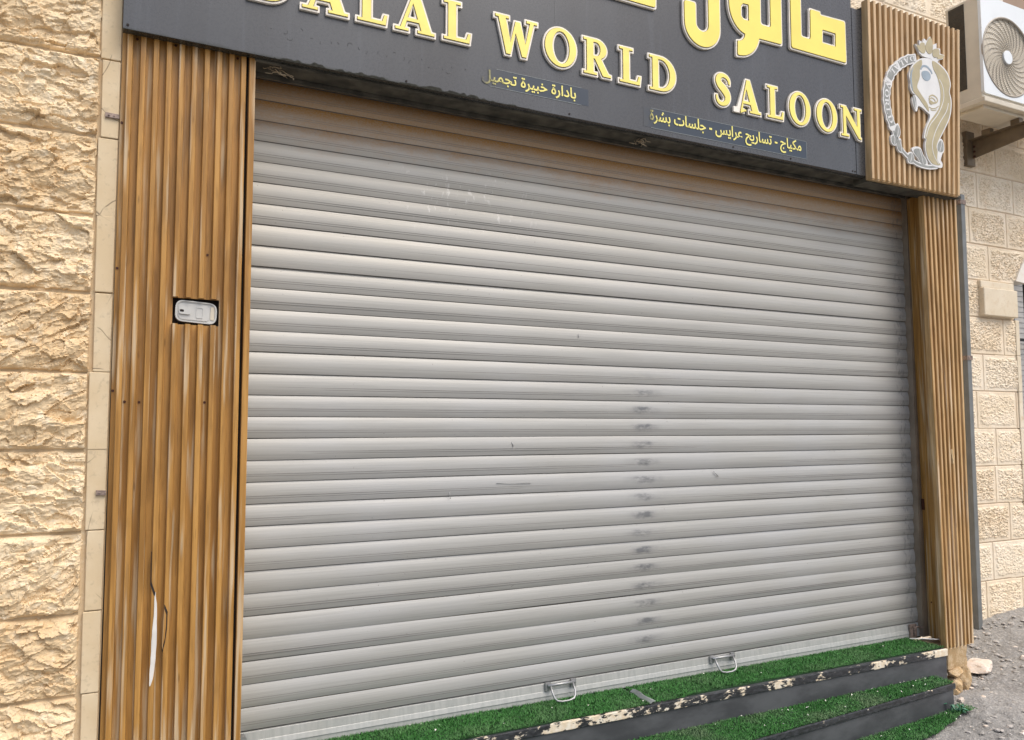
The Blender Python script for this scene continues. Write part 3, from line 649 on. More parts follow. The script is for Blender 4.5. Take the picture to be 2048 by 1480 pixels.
for z, mt in ((-.376, 'rust'), (-1.607, 'rust')):
    mb = MB(); x0 = -.494 if z > -1 else -.481
    mb.hexa([(x0, -.186, z-.008), (-.452, -.186, z-.008), (x0, -.178, z-.008), (-.452, -.178, z-.008), (x0, -.186, z+.009), (-.452, -.186, z+.007), (x0, -.178, z+.009), (-.452, -.178, z+.007)])
    mb.disc_y(x0+.011, z, .003, -.189, -.185, 8); mb.disc_y(x0+.026, z, .003, -.189, -.185, 8)
    mb.build('bracket', MAT['rust'], lp, bevel=.002)
# torn slat: the fourth slat is split, its white core bared, and the skin of the next one lifts
random.seed(2)
T = [(-.3005, -1.930), (-.2955, -1.965), (-.2925, -2.05), (-.2935, -2.14), (-.302, -2.205), (-.3085, -2.222), (-.3095, -2.17), (-.3065, -2.10), (-.3045, -2.03)]
T = [(x+random.uniform(-.0012, .0012), z) for x, z in catmull(T, 4, True)]
mb = MB(); mb.shape([T], -.197, -.2045, 0, 0); mb.build('bared_core', MAT['core'], lp, bevel=.0012)
mb = MB(); mb.shape([[(-.3165, -1.80), (-.3145, -1.80), (-.3125, -1.895), (-.3025, -1.925), (-.2985, -1.935), (-.2985, -1.945), (-.305, -1.938), (-.3155, -1.905)]], -.1975, -.2012)
mb.shape([[(-.2725, -1.97), (-.2695, -1.975), (-.2615, -1.995), (-.2625, -2.05), (-.2665, -2.09), (-.2745, -2.125), (-.2755, -2.118), (-.2685, -2.08), (-.2655, -2.04), (-.2655, -2.003), (-.272, -1.985)]], -.184, -.2014)
mb.build('split', MAT['dark_gap'], lp)
mb = MB(); mb.shape([[(-.273, -1.983), (-.2705, -1.99), (-.2715, -2.04), (-.2735, -2.115), (-.2755, -2.10), (-.2745, -2.04)]], -.186, -.2045); mb.build('lifted_skin', MAT['wood_pale'], lp)

# ---- key switch box in the panel
kb = thing('key_switch_box', 'small grey key switch box with rounded lid set in the wide slat panel', 'switch box', (-.2, -.16, -1.05))
bx = rounded([(-.2655, -1.042), (-.1345, -1.050), (-.1325, -.978), (-.2635, -.970)], .026, 6)
mb = MB(); mb.shape([bx], -.150, -.176); bd = sub(mb.build('housing', MAT['keybox'], kb, bevel=.003))
ins = [(-.199+(x+.199)*.93, -1.010+(z+1.010)*.90) for x, z in bx]
mb = MB(); mb.shape([bx, ins], -.176, -.181); mb.build('rim', MAT['keybox'], bd, bevel=.0015)
mb = MB(); lid = rounded([(-.255, -1.035), (-.158, -1.040), (-.157, -.987), (-.254, -.981)], .014, 5); mb.shape([lid], -.176, -.1795); mb.build('lid', MAT['keybox'], kb, bevel=.0015)
mb = MB(); fr = rounded([(-.200, -1.030), (-.177, -1.031), (-.176, -.993), (-.199, -.991)], .004, 4); fi = rounded([(-.1975, -1.0265), (-.1795, -1.0275), (-.1785, -.9965), (-.1965, -.9945)], .003, 4)
mb.shape([fr, fi], -.179, -.1815); mb.build('label_frame', MAT['keybox'], kb)
mb = MB(); mb.shape([rounded([(-.253, -1.018), (-.217, -1.020), (-.216, -.998), (-.252, -.996)], .006, 5)], -.179, -.1855); cy = sub(mb.build('key_cover', MAT['keybox'], kb, bevel=.0015))
mb = MB(); mb.shape([rounded([(-.2505, -1.011), (-.238, -1.012), (-.238, -1.004), (-.2505, -1.003)], .003, 4)], -.185, -.1862); mb.build('keyhole', MAT['dark_gap'], cy)
mb = MB(); mb.shape([rounded([(-.154, -1.034), (-.141, -1.035), (-.1405, -.990), (-.153, -.989)], .003, 4)], -.176, -.1785); mb.build('side_flap', MAT['ac_cream'], kb, bevel=.0008)

# ---- narrow slat column, right of the shutter
rp = thing('slat_column', 'narrow pale wood slat column right of the shutter, on a broken stone footing', 'wall panel', (3.66, -.12, -2.58))
def skw(x, y, z): t = (-.10-z)/2.46; return x + .042*t*(3.815-x)/.29 - .014*t*(x-3.523)/.29
mb = MB(); slats(mb, 3.523, 3.815, -2.577, -.1, 3.5245, .0376, .0185, -.177, -.200, -.168, skw)
mb.build('front_slats', MAT['wood_pale'], rp)
# return towards the shutter, three broad boards
mb = MB()
xr = lambda y, z: 3.523 + .042*(-.10-z)/2.46 + (y+.2)*.42
seg = [(-.1985, -.157, .0), (-.153, -.112, .004), (-.108, -.062, .008), (-.058, -.046, .012)]
for a, b, o in seg:
    v = []
    for z in (-2.553, -.1):
        for y in (a, b): v += [(xr(y, z)+o*.4, y, z), (xr(y, z)+.012, y, z)]
    mb.hexa([v[0], v[1], v[2], v[3], v[4], v[5], v[6], v[7]])
v = []
for z in (-2.553, -.1):
    for y in (-.180, -.046): v += [(xr(y, z)+.008, y, z), (xr(y, z)+.03, y, z)]
mb.hexa(v)
mb.build('return_boards', MAT['wood'], rp, bevel=.0015)
for y, z in ((-.175, -.55), (-.172, -.92), (-.16, -2.25), (-.09, -2.36)):
    mb = MB(); mb.tube([(xr(y, z)-.001, y, z), (xr(y, z)+.006, y, z)], .0035, 8); mb.build('screw', MAT['screw'], rp)
mb = MB(); mb.hexa([(xr(-.06, -1.8)-.004, -.07, -1.86), (xr(-.06, -1.8)+.01, -.07, -1.86), (xr(-.05, -1.8)-.004, -.05, -1.86), (xr(-.05, -1.8)+.01, -.05, -1.86), (xr(-.06, -1.8)-.004, -.07, -1.80), (xr(-.06, -1.8)+.01, -.07, -1.80), (xr(-.05, -1.8)-.004, -.05, -1.80), (xr(-.05, -1.8)+.01, -.05, -1.80)])
mb.build('catch_plate', MAT['screw'], rp)
ch = [(3.668, -1.495), (3.678, -1.50), (3.676, -1.54), (3.686, -1.585), (3.690, -1.625), (3.684, -1.63), (3.678, -1.585), (3.669, -1.54)]
ch = [(3.677+(x-3.677)*.7, -1.56+(z+1.56)*.6) for x, z in ch]
mb = MB(); mb.shape([ch], -.190, -.2018); mb.build('chipped_patch', MAT['chip'], rp)

# ---- signboard
sg = thing('signboard', 'long anthracite shop sign with raised yellow English and Arabic lettering above the shutter', 'sign', (-.45, -.15, -.10))
YS = -.235
mb = MB(); mb.box(-.4515, 2.960, YS, -.20, -.0965, 1.10); mb.box(2.9625, 3.73, YS-.001, -.20, -.0965, .80)
mb.build('panel', MAT['sign'], sg, bevel=.0015)
mb = MB(); mb.box(-.03, 3.62, -.199, -.085, -.094, -.070); mb.box(-.03, 3.62, -.205, -.192, -.104, -.0945); mb.box(-.03, 3.52, -.094, -.085, -.112, -.0945); mb.box(3.50, 3.80, -.235, -.14, -.113, -.1)
mb.build('soffit', MAT['soffit'], sg, bevel=.002)
for x, z in ((1.24, -.083), (2.134, -.083), (2.50, -.083), (2.932, -.083), (2.950, -.083), (-.437, -.082), (.52, -.083)):
    mb = MB(); mb.disc_y(x, z, .0042, YS-.0025, YS+.001, 10); mb.build('screw', MAT['dark_gap'], sg)
CAP = .158
def gO(w): return [arc(w/2, .5, w/2, .53, 0, 360, 40)[:-1], [(x+.018*(z-.5)*-1, z) for x, z in arc(w/2+.01, .5, w/2-.205, .445, 360, 0, 36)[:-1]]]
G = {
 'L': [[(0,0),(.66,0),(.69,.24),(.63,.24),(.58,.08),(.31,.08),(.31,.94),(.43,.94),(.43,1),(0,1),(0,.94),(.11,.94),(.11,.06),(0,.06)]],
 'A': [[(0,0),(.33,0),(.33,.06),(.235,.06),(.285,.25),(.605,.25),(.665,.06),(.57,.06),(.57,0),(1,0),(1,.06),(.915,.06),(.585,1),(.46,1),(.125,.06),(0,.06)], [(.31,.33),(.45,.72),(.575,.33)]],
 'W': [[(0,1),(.38,1),(.38,.94),(.285,.94),(.43,.32),(.575,.90),(.705,.90),(.865,.33),(1.0,.94),(.90,.94),(.90,1),(1.21,1),(1.21,.94),(1.11,.94),(.885,0),(.765,0),(.575,.60),(.425,0),(.305,0),(.085,.94),(0,.94)]],
 'N': [[(0,0),(.34,0),(.34,.06),(.22,.06),(.22,.70),(.80,0),(.92,-.02),(.92,.03),(.87,.05),(.87,.94),(.95,.94),(.95,1),(.63,1),(.63,.94),(.75,.94),(.75,.36),(.24,1),(0,1),(0,.94),(.10,.94),(.10,.06),(0,.06)]],
 'D': [[(0,0),(.40,0)]+arc(.40,.5,.52,.5,-80,80,18)+[(.40,1),(0,1),(0,.94),(.10,.94),(.10,.06),(0,.06)], [(.30,.08),(.30,.92),(.40,.92)]+arc(.40,.5,.315,.42,80,-80,18)+[(.40,.08)]],
 'R': [[(0,0),(.42,0),(.42,.06),(.31,.06),(.31,.45),(.36,.45),(.62,0),(.88,0),(.88,.06),(.80,.07),(.56,.46)]+arc(.42,.73,.32,.27,-60,80,12)+[(.42,1),(0,1),(0,.94),(.10,.94),(.10,.06),(0,.06)], [(.31,.53),(.31,.92),(.41,.92)]+arc(.41,.725,.135,.195,75,-75,10)+[(.41,.53)]],
}
sp = [(.55,.70,.05),(.545,.80,.075),(.47,.90,.10),(.32,.945,.11),(.18,.89,.16),(.135,.77,.19),(.19,.65,.21),(.31,.55,.235),(.43,.43,.23),(.485,.29,.20),(.43,.14,.155),(.29,.065,.11),(.15,.10,.10),(.075,.20,.075),(.065,.31,.05)]
sp = catmull(sp)
Lp, Rp = [], []
for i, (x, z, wd) in enumerate(sp):
    a, b = sp[max(i-1, 0)], sp[min(i+1, len(sp)-1)]; t = Vector((b[0]-a[0], b[1]-a[1])).normalized(); nn = Vector((-t.y, t.x))*wd/2
    Lp.append((x+nn.x, z+nn.y)); Rp.append((x-nn.x, z-nn.y))
G['S'] = [Lp + Rp[::-1]]
WID = {'L': .69, 'A': 1.0, 'W': 1.21, 'N': .95, 'D': .92, 'R': .88, 'S': .62}
TXT = [('D', -.060, .108, .145), ('A', .124, .115, .166), ('L', .327, .116, .113), ('A', .473, .1155, .158), ('L', .671, .120, .113),
       ('W', .894, .116, .191), ('O', 1.122, .117, .151), ('R', 1.311, .112, .137), ('L', 1.495, .110, .110), ('D', 1.655, .107, .144),
       ('S', 2.027, .103, .098), ('A', 2.150, .100, .157), ('L', 2.354, .102, .104), ('O', 2.498, .101, .140), ('O', 2.683, .099, .142), ('N', 2.856, .094, .149)]
def nearer(P):       # traced on a plane 11 mm behind the letter faces: same rays, true distance
    return [[(-.4258+(x+.4258)*.9962, -1.4052+(z+1.4052)*.9962) for x, z in q] for q in P]
def letter(polys, nm='letter', rim=.0085, face='yellow_soft', fpolys=None, rnd=0):
    R = (lambda pl: [rounded(q, rnd if k == 0 else rnd*.4) for k, q in enumerate(pl)]) if rnd else (lambda pl: [rounded(q, .0025, 2) for q in pl])
    R0 = R if rnd else (lambda pl: pl)
    polys = nearer(polys); fpolys = nearer(fpolys) if fpolys else None
    mb = MB(); mb.shape(R(grow(polys, rim)), YS+.001, YS-.012); o = sub(mb.build(nm, MAT['rim'], sg))
    mb = MB(); mb.shape(R0(grow(fpolys or polys, .0017)), YS-.0118, YS-.0135); mb.build('outline', MAT['brown_line'], o)
    mb = MB(); mb.shape(R0(fpolys or polys), YS-.0133, YS-.0165, 0); mb.build('face', MAT[face], o)
for i, (c, x, z, wd) in enumerate(TXT):
    P = gO(.92) if c == 'O' else G[c]; k = wd/WID.get(c, .92)
    pp = [[(x+a*k, z+b*CAP) for a, b in q] for q in P]; fp = None
    if i == 11:      # the left foot of this A has slipped off its plate
        q = [(a, b) for a, b in P[0]]; q[0] = (.20, -.06); q[1] = (.42, .03); q[2] = (.41, .07); q[3] = (.29, .06); q[4] = (.305, .25); q[-2] = (.215, .05); q[-1] = (.20, 0)
        fp = [[(x+a*k, z+b*CAP) for a, b in q], pp[1]]
    letter(pp, fpolys=fp)
SAD = [(2.525,.98),(2.523,.486),(2.906,.486),(2.905,.706),(2.728,.700),(2.727,.716),(2.660,.716),(2.656,.556),(2.590,.556),(2.594,.98)]
SADH = [(2.736,.556),(2.833,.556),(2.836,.628),(2.740,.628)]
LWB = [(2.390,.98),(2.388,.556),(2.320,.556),(2.322,.705),(2.29,.712),(2.16,.712),(2.127,.68)]+arc(2.236,.625,.111,.1385,180,262,10)+arc(2.174,.487,.047,.043,-2,-90,6)+[(2.171,.372)]+arc(2.171,.502,.139,.130,-72,-8,9)+[(2.457,.486),(2.459,.98)]
LWH = [(2.248,.640),(2.247,.557),(2.212,.557),(2.197,.572),(2.198,.622),(2.212,.638)]
NUN = [(1.857,.568)]+arc(1.9605,.470,.1035,.104,180,360,18)+[(2.064,.90),(2.000,.90)]+arc(1.9595,.475,.0385,.037,0,-180,12)+[(1.921,.568)]
BAR = [(1.30,.490),(1.692,.490),(1.694,.66),(1.62,.66),(1.62,.560),(1.30,.560)]
for pp in ([SAD, SADH], [LWB, LWH], [NUN], [BAR]): letter(pp, 'arabic_letter', .0085, 'yellow', rnd=.014)
# vinyl strips with small Arabic lettering
def strip(x0, x1, z0, z1, m):
    mb = MB(); mb.box(x0, x1, YS-.0007, YS+.001, z0, z1); o = mb.build('vinyl_strip', MAT[m], sg); return sub(o)
va = strip(.86, 1.335, -.032, .0405, 'vinyl_a'); vb = strip(1.62, 2.607, -.0685, .0185, 'vinyl_b')
mb = MB(); mb.box(.90, 1.30, YS-.0015, YS, .0405, .0425); mb.box(.87, 1.30, YS-.0015, YS, -.0345, -.0325); mb.build('edge_line', MAT['vline'], va)
mb = MB(); mb.box(1.66, 2.609, YS-.0015, YS, .0185, .0205); mb.box(1.66, 2.609, YS-.0015, YS, -.0708, -.0688); mb.box(2.607, 2.6095, YS-.0015, YS, -.0688, .0185); mb.build('edge_line', MAT['vline'], vb)
AR = {'ا':(0xFE8D,0xFE8E,0,0),'ب':(0xFE8F,0xFE90,0xFE91,0xFE92),'ة':(0xFE93,0xFE94,0,0),'ت':(0xFE95,0xFE96,0xFE97,0xFE98),'ج':(0xFE9D,0xFE9E,0xFE9F,0xFEA0),'ح':(0xFEA1,0xFEA2,0xFEA3,0xFEA4),
 'خ':(0xFEA5,0xFEA6,0xFEA7,0xFEA8),'د':(0xFEA9,0xFEAA,0,0),'ر':(0xFEAD,0xFEAE,0,0),'س':(0xFEB1,0xFEB2,0xFEB3,0xFEB4),'ش':(0xFEB5,0xFEB6,0xFEB7,0xFEB8),'ع':(0xFEC9,0xFECA,0xFECB,0xFECC),
 'ك':(0xFED9,0xFEDA,0xFEDB,0xFEDC),'ل':(0xFEDD,0xFEDE,0xFEDF,0xFEE0),'م':(0xFEE1,0xFEE2,0xFEE3,0xFEE4),'ي':(0xFEF1,0xFEF2,0xFEF3,0xFEF4)}
def shape_ar(s):
    out = ''
    for i, ch in enumerate(s):
        if ch not in AR: out += ch; continue
        pv = i > 0 and s[i-1] in AR and AR[s[i-1]][2]; nx = i+1 < len(s) and s[i+1] in AR and AR[ch][2]
        out += chr(AR[ch][(3 if nx else 1) if pv else (2 if nx else 0)])
    return out[::-1]
def text_mesh(body, offset=.0):
    cu = bpy.data.curves.new('tmp', 'FONT'); cu.body = body; cu.offset = offset
    o = bpy.data.objects.new('tmp', cu); col.objects.link(o)
    me = bpy.data.meshes.new_from_object(o.evaluated_get(bpy.context.evaluated_depsgraph_get()))
    V = [tuple(x.co) for x in me.vertices]; Fc = [tuple(p.vertices) for p in me.polygons]
    bpy.data.objects.remove(o); bpy.data.curves.remove(cu); bpy.data.meshes.remove(me)
    par = list(range(len(V)))
    def fd(a):
        while par[a] != a: par[a] = par[par[a]]; a = par[a]
        return a
    for f in Fc:
        for b in f[1:]: par[fd(f[0])] = fd(b)
    ids = {}; lev = [ids.setdefault(fd(i), len(ids)) % 4 for i in range(len(V))]
    return V, Fc, lev
def arabic(body, x0, x1, zb, ht, mat, par):
    V, Fc, lev = text_mesh(shape_ar(body), .017)
    X0 = min(v[0] for v in V); X1 = max(v[0] for v in V); k = (x1-x0)/(X1-X0); kz = ht/1.08
    par_ = list(range(len(V)))
    def fd(a):
        while par_[a] != a: a = par_[a]
        return a
    for f in Fc:
        for b in f[1:]:
            r1, r2 = fd(f[0]), fd(b)
            if r1 != r2: par_[max(r1, r2)] = min(r1, r2)
    root = [fd(i) for i in range(len(V))]; span = {}
    for i, r in enumerate(root): s = span.setdefault(r, [9e9, -9e9]); s[0] = min(s[0], V[i][0]); s[1] = max(s[1], V[i][0])
    words = []; right = -9e9                     # one mesh per word
    for r, s in sorted(span.items(), key=lambda t: t[1][0]):
        if s[0]-right > .13: words.append(set())
        words[-1].add(r); right = max(right, s[1])
    for wset in words:
        ix = [i for i in range(len(V)) if root[i] in wset]; mp = {a: n for n, a in enumerate(ix)}
        mb = MB(); mb.add([(x0+(V[i][0]-X0)*k, YS-.0024-.00025*lev[i], zb+V[i][1]*kz) for i in ix], [tuple(mp[a] for a in f) for f in Fc if f[0] in mp])
        mb.build('small_lettering', MAT[mat], par)
arabic('بادارة خبيرة تجميل', .835, 1.272, -.012, .066, 'vtext_a', va)
arabic('مكياج - تساريح عرايس - جلسات بشرة', 1.652, 2.572, -.034, .074, 'vtext_b', vb)
mb = MB(); random.seed(12)
for k in range(22):       # glue marks where lettering has come off
    x = .02+.035*k+random.uniform(-.012, .012); z = .012-.0004*k+random.uniform(-.014, .014); a0 = random.uniform(0, 360); r = random.uniform(.004, .013)
    mb.tube([(x+r*math.cos(math.radians(a0+t)), YS-.0002, z+1.2*r*math.sin(math.radians(a0+t))) for t in range(0, random.choice((60, 120, 170)), 15)], .0011, 4)
mb.box(.002, .0035, YS-.0006, YS, -.028, .045); mb.box(1.172, 1.1745, YS-.0006, YS, .30, .40); mb.build('glue_mark', MAT['ghost'], sg)['kind'] = 'stuff'

xg = np.linspace(.03, 1.06, 140); zu = -.0885+.010*vn(xg*22, xg*0, 31)+.012*vn(xg*70, xg*0, 32)-.010*sstep(.7, 1.05, xg)-.006*sstep(.15, .03, xg)
mb = MB(); mb.shape([[(float(a), float(max(b, -.0955))) for a, b in zip(xg, zu)]+[(1.06, -.0975), (.03, -.0975)]], YS+.001, YS-.0016); mb.build('grime', MAT['grime'], sg)
# ---- slatted logo panel on the sign's right end
lg = thing('logo_panel', 'square honey wood slat panel carrying a white and beige emblem at the sign end', 'wall panel', (3.4, -.25, -.11))
mb = MB(); slats(mb, 3.026, 3.740, -.118, .848, 3.026, .0402, .0195, -.257, -.276, -.2365, lambda x, y, z: x + (z+.118)/.966*(.012+.05*(x-3.026)/.714)); mb.build('slats', MAT['wood_logo'], lg)
mb = MB(); mb.box(3.035, 3.735, -.2355, -.15, -.124, .82); mb.build('frame', MAT['soffit'], lg)
em = thing('emblem', 'flat white and beige emblem of a crowned long-haired woman on the honey slat panel', 'emblem', (3.4, -.28, 0))
YE = -.2765
BODY, HAIRL, HAIRR, EYE, EAR = [catmull(q, 3, True) for q in (BODY, HAIRL, HAIRR, EYE, EAR)]
S1, S2, BROW, M1, M2 = [catmull(q, 4) for q in (S1, S2, BROW, M1, M2)]
L1, L2, L3, L4, L5, L6, P1, P2, P3, P4, P5 = [catmull(q, 3, True) for q in (L1, L2, L3, L4, L5, L6, P1, P2, P3, P4, P5)]
L7 = catmull([(3.350,.378),(3.372,.372),(3.376,.335),(3.369,.305),(3.352,.335)], 3, True)
ARC_RAW = ARC; ARC = catmull(ARC, 3)
mb = MB(); mb.shape([BODY], YE+.001, YE-.011); mb.shape([CROWN], YE+.001, YE-.0106)
def ribbon(P, wd):
    L, R = [], []
    for i, (x, z) in enumerate(P):
        a, b = P[max(i-1, 0)], P[min(i+1, len(P)-1)]; t = Vector((b[0]-a[0], b[1]-a[1])).normalized(); q = wd[i] if isinstance(wd, list) else wd
        L.append((x-t.y*q/2, z+t.x*q/2)); R.append((x+t.y*q/2, z-t.x*q/2))
    return L+R[::-1]
wa = [.054+.005*math.sin(i*1.9) if i < 39 else .026 for i in range(len(ARC))]
mb.shape([ribbon(ARC, wa)], YE+.001, YE-.0102)
for q in (L1, L2, L3, L4, L5, L6):
    c = (sum(p[0] for p in q)/len(q), sum(p[1] for p in q)/len(q)); mb.shape([[(c[0]+(p[0]-c[0])*1.28, c[1]+(p[1]-c[1])*1.28) for p in q]], YE+.001, YE-.0098)
mb.build('backplate', MAT['em_white'], em)
for q in (HAIRL, HAIRR): mb = MB(); mb.shape([q], YE-.0108, YE-.0124); mb.build('hair', MAT['em_beige'], em)
for q, w_, d in ((P1, .004, 0), (P2, .004, .0002), (P3, .004, .0004), (P4, .003, 0), (P5, .003, .0003)):
    mb = MB(); mb.shape(grow([q], w_), YE-.0108, YE-.0124-d); mb.build('petal', MAT['em_beige'], em)
mb = MB()
for q in (S1, S2): mb.shape([ribbon(q, .0042)], YE-.0124, YE-.0131)
mb.build('hair_strand', MAT['em_white'], em)
for q, d in ((L1, 0), (L2, 0), (L3, 0), (L4, 0), (L5, 0), (L6, 0), (L7, -.0008)):
    mb = MB(); mb.shape([q], YE-.0096, YE-.0112+d); lf = sub(mb.build('leaf', MAT['em_grey'], em))
    a, b = max(q, key=lambda p: p[1]), min(q, key=lambda p: p[1]); mb = MB(); mb.shape([ribbon([a, ((a[0]+b[0])/2+.004, (a[1]+b[1])/2), b], .0035)], YE-.0098, YE-.0117+d); mb.build('vein', MAT['em_white'], lf)
mb = MB(); mb.shape([ribbon(ARC[39:], .012)], YE-.0098, YE-.0109); mb.build('stem', MAT['em_grey'], em)
mb = MB(); mb.shape([EYE], YE-.0108, YE-.0125); mb.shape([ribbon(BROW, .011)], YE-.0108, YE-.0122); mb.shape([ribbon([(3.362,.535),(3.345,.505),(3.339,.470),(3.344,.430),(3.352,.405)], [.004,.010,.013,.010,.004])], YE-.0124, YE-.0128); mb.build('eye', MAT['em_blue'], em)
mb = MB(); ec = (3.483, .349)
for k, s in enumerate((1.0, .72, .42)):
    mb.shape([ribbon([(ec[0]+s*(a-ec[0]), ec[1]+s*(b-ec[1])) for a, b in EAR], .0075-.0015*k)], YE-.0108, YE-.0122-.0002*k)
for q in (M1, M2): mb.shape([ribbon(q, .005)], YE-.0108, YE-.0122)
mb.build('mouth', MAT['em_beige'], em)
mb = MB()
for a, b in ((1, 11), (12, 20), (21, 38)): mb.shape([ribbon(ARC[a:b], [.040+.004*math.sin(i*1.9) for i in range(a, b)])], YE-.0098, YE-.0106)
mb.build('ring_band', MAT['em_grey'], em)
# lettering round the ring, small letters following the curve
A2 = [Vector((x, z)) for x, z in ARC[:40]]
cum = [0]
for a, b in zip(A2[:-1], A2[1:]): cum.append(cum[-1]+(b-a).length)
def on_arc(s):
    for i in range(len(cum)-1):
        if s <= cum[i+1]: t = (s-cum[i])/(cum[i+1]-cum[i]); d = (A2[i+1]-A2[i]).normalized(); return A2[i]+t*(A2[i+1]-A2[i]), d
    return A2[-1], (A2[-1]-A2[-2]).normalized()
mb = MB(); pos = .012
for c in 'DALAL WORLD':
    if c == ' ': mb.build('ring_lettering', MAT['em_white'], em); mb = MB(); pos += .03; continue
    P = gO(.92) if c == 'O' else G[c]; wc = WID.get(c, .92); k = .0475; p, d = on_arc(pos+wc*k/2); nrm = Vector((-d.y, d.x))
    mb.shape([[tuple(p + d*((a-wc/2)*k) + nrm*((b-.5)*.029)) for a, b in q] for q in P], YE-.0104, YE-.0116); pos += wc*k+.007
    if pos > cum[-1]-.03: break
mb.build('ring_lettering', MAT['em_white'], em)

# ---- air conditioner on its bracket
ac = thing('air_conditioner', 'white outdoor air conditioner unit with round fan grille high on the wall', 'air conditioner', (4.9, .2, .68))
AX0, AX1, AY0, AY1, AZ0, AZ1 = 4.477, 5.68, .030, .275, .735, 1.40
mb = MB(); mb.box(AX0, AX1, AY0+.012, AY1, AZ0-.03, AZ1); mb.build('casing', MAT['ac_cream'], ac, bevel=.012, seg=3)
mb = MB(); mb.box(AX0-.0025, AX0+.01, .142, .250, .80, 1.378)
for k in range(30): mb.box(AX0-.004, AX0, .143, .249, .806+.019*k, .809+.019*k)
mb.build('coil_guard', MAT['glass'], ac)
R_ = .258; GC = (4.742, 1.022)
fp = rounded([(AX0-.001, AZ0), (AX1, AZ0), (AX1, AZ1-.004), (AX0-.001, AZ1-.004)], .022, 6)
mb = MB(); mb.shape([fp, arc(GC[0], GC[1], R_, R_, 360, 0, 64)[:-1]], AY0+.020, AY0); mb.build('front_panel', MAT['ac_white'], ac, bevel=.002)
mb = MB(); mb.box(AX0-.020, AX1+.01, AY0-.012, AY1+.005, AZ0-.062, AZ0-.028); mb.box(AX0+.03, AX1-.03, AY0+.03, AY1-.02, AZ0-.082, AZ0-.060); mb.build('base_pan', MAT['ac_cream'], ac, bevel=.005)
mb = MB(); mb.disc_y(GC[0], GC[1], R_+.002, AY0+.022, AY0+.05, 64); mb.build('fan_cowl', MAT['ac_dark'], ac)
mb = MB()
mb.tube([(GC[0]+(R_+.004)*math.cos(a), AY0+.002, GC[1]+(R_+.004)*math.sin(a)) for a in np.linspace(0, 2*math.pi, 65)], .0075, 8, caps=False)
for k in range(1, 17): r = .045+k*.0129; mb.tube([(GC[0]+r*math.cos(a), AY0+.012, GC[1]+r*math.sin(a)) for a in np.linspace(0, 2*math.pi, 41)], .0016, 4, caps=False)
for k in range(26):
    a0 = 2*math.pi*k/26; mb.tube([(GC[0]+(.04+t*(R_-.04))*math.cos(a0+.95*t), AY0+.008, GC[1]+(.04+t*(R_-.04))*math.sin(a0+.95*t)) for t in np.linspace(0, 1, 9)], .0022, 4, caps=False)
mb.build('fan_grille', MAT['ac_grille'], ac)
mb = MB(); mb.disc_y(GC[0], GC[1], .046, AY0-.002, AY0+.012, 32); mb.build('hub', MAT['ac_white'], ac, bevel=.002)
br = thing('wall_bracket', 'brown steel angle bracket holding up the air conditioner', 'bracket', (4.92, .3, .45))
for k, x0 in enumerate((4.862, 5.60)):
    mb = MB(); mb.box(x0, x0+.088, .415, .448, .435, .680); mb.build('wall_plate', MAT['brown_steel'], br, bevel=.002)
    mb = MB(); mb.hexa([(x0+.060, -.02, .530), (x0+.066, -.02, .530), (x0+.060, .414, .486), (x0+.066, .414, .486), (x0+.060, -.02, .612), (x0+.066, -.02, .612), (x0+.060, .414, .612), (x0+.066, .414, .612)])
    mb.box(x0+.020, x0+.066, -.02, .414, .613, .618); mb.box(x0+.02, x0+.06, .06, .12, .6185, .652); mb.box(x0+.02, x0+.06, .26, .32, .6185, .652); mb.build('arm', MAT['brown_steel'], br)
    for z in (.50, .535, .57): mb = MB(); mb.tube([(x0+.054, .40, z), (x0+.069, .40, z)], .008, 8); mb.build('bolt', MAT['screw'], br)

# ---- grey pipe between the slat column and the set-back wall
dp = thing('pipe', 'slim square grey pipe running down the wall beside the narrow slat column', 'pipe', (4.70, .38, -2.77))
mb = MB(); mb.hexa([(4.680, .360, -2.79), (4.722, .360, -2.79), (4.680, .402, -2.79), (4.722, .402, -2.79), (4.688, .360, .19), (4.730, .360, .19), (4.688, .402, .19), (4.730, .402, .19)]); mb.build('duct', MAT['pipe'], dp, bevel=.003)
for z in (-.95, .12): mb = MB(); mb.box(4.676, 4.734, .356, .449, z, z+.03); mb.build('clip', MAT['rust'], dp)

# ---- entrance steps
st = thing('entrance_steps', 'two low black steps with peeling edges in front of the shutter', 'steps', (0, -.2, -2.82))
L0 = -.30
def y2(x): return -.470 + .077*(x-1.93)
mb = MB(); mb.box(L0, 3.505, -.236, .03, -2.590, -2.562); mb.build('tread', MAT['riser'], st)
mb = MB(); mb.box(L0, 3.505, -.250, -.2365, -2.594, -2.5585); mb.build('nosing', MAT['nosing'], st, bevel=.003)
mb = MB(); mb.box(L0, 3.500, -.243, -.215, -2.82, -2.5945); mb.build('riser', MAT['riser'], st)
def prism_y(mb, x0, x1, ya, yb, z0, z1): mb.hexa([(x0, y2(x0)+ya, z0), (x1, y2(x1)+ya, z0), (x0, yb, z0), (x1, yb, z0), (x0, y2(x0)+ya, z1), (x1, y2(x1)+ya, z1), (x0, yb, z1), (x1, yb, z1)])
mb = MB(); prism_y(mb, L0, 3.385, .0, -.2435, -2.706, -2.690); mb.build('tread', MAT['riser'], st)
mb = MB(); mb.hexa([(L0, y2(L0)-.012, -2.712), (3.385, y2(3.385)-.012, -2.712), (L0, y2(L0)-.0005, -2.712), (3.385, y2(3.385)-.0005, -2.712), (L0, y2(L0)-.012, -2.684), (3.385, y2(3.385)-.012, -2.684), (L0, y2(L0)-.0005, -2.684), (3.385, y2(3.385)-.0005, -2.684)]); mb.build('nosing', MAT['nosing_b'], st, bevel=.003)
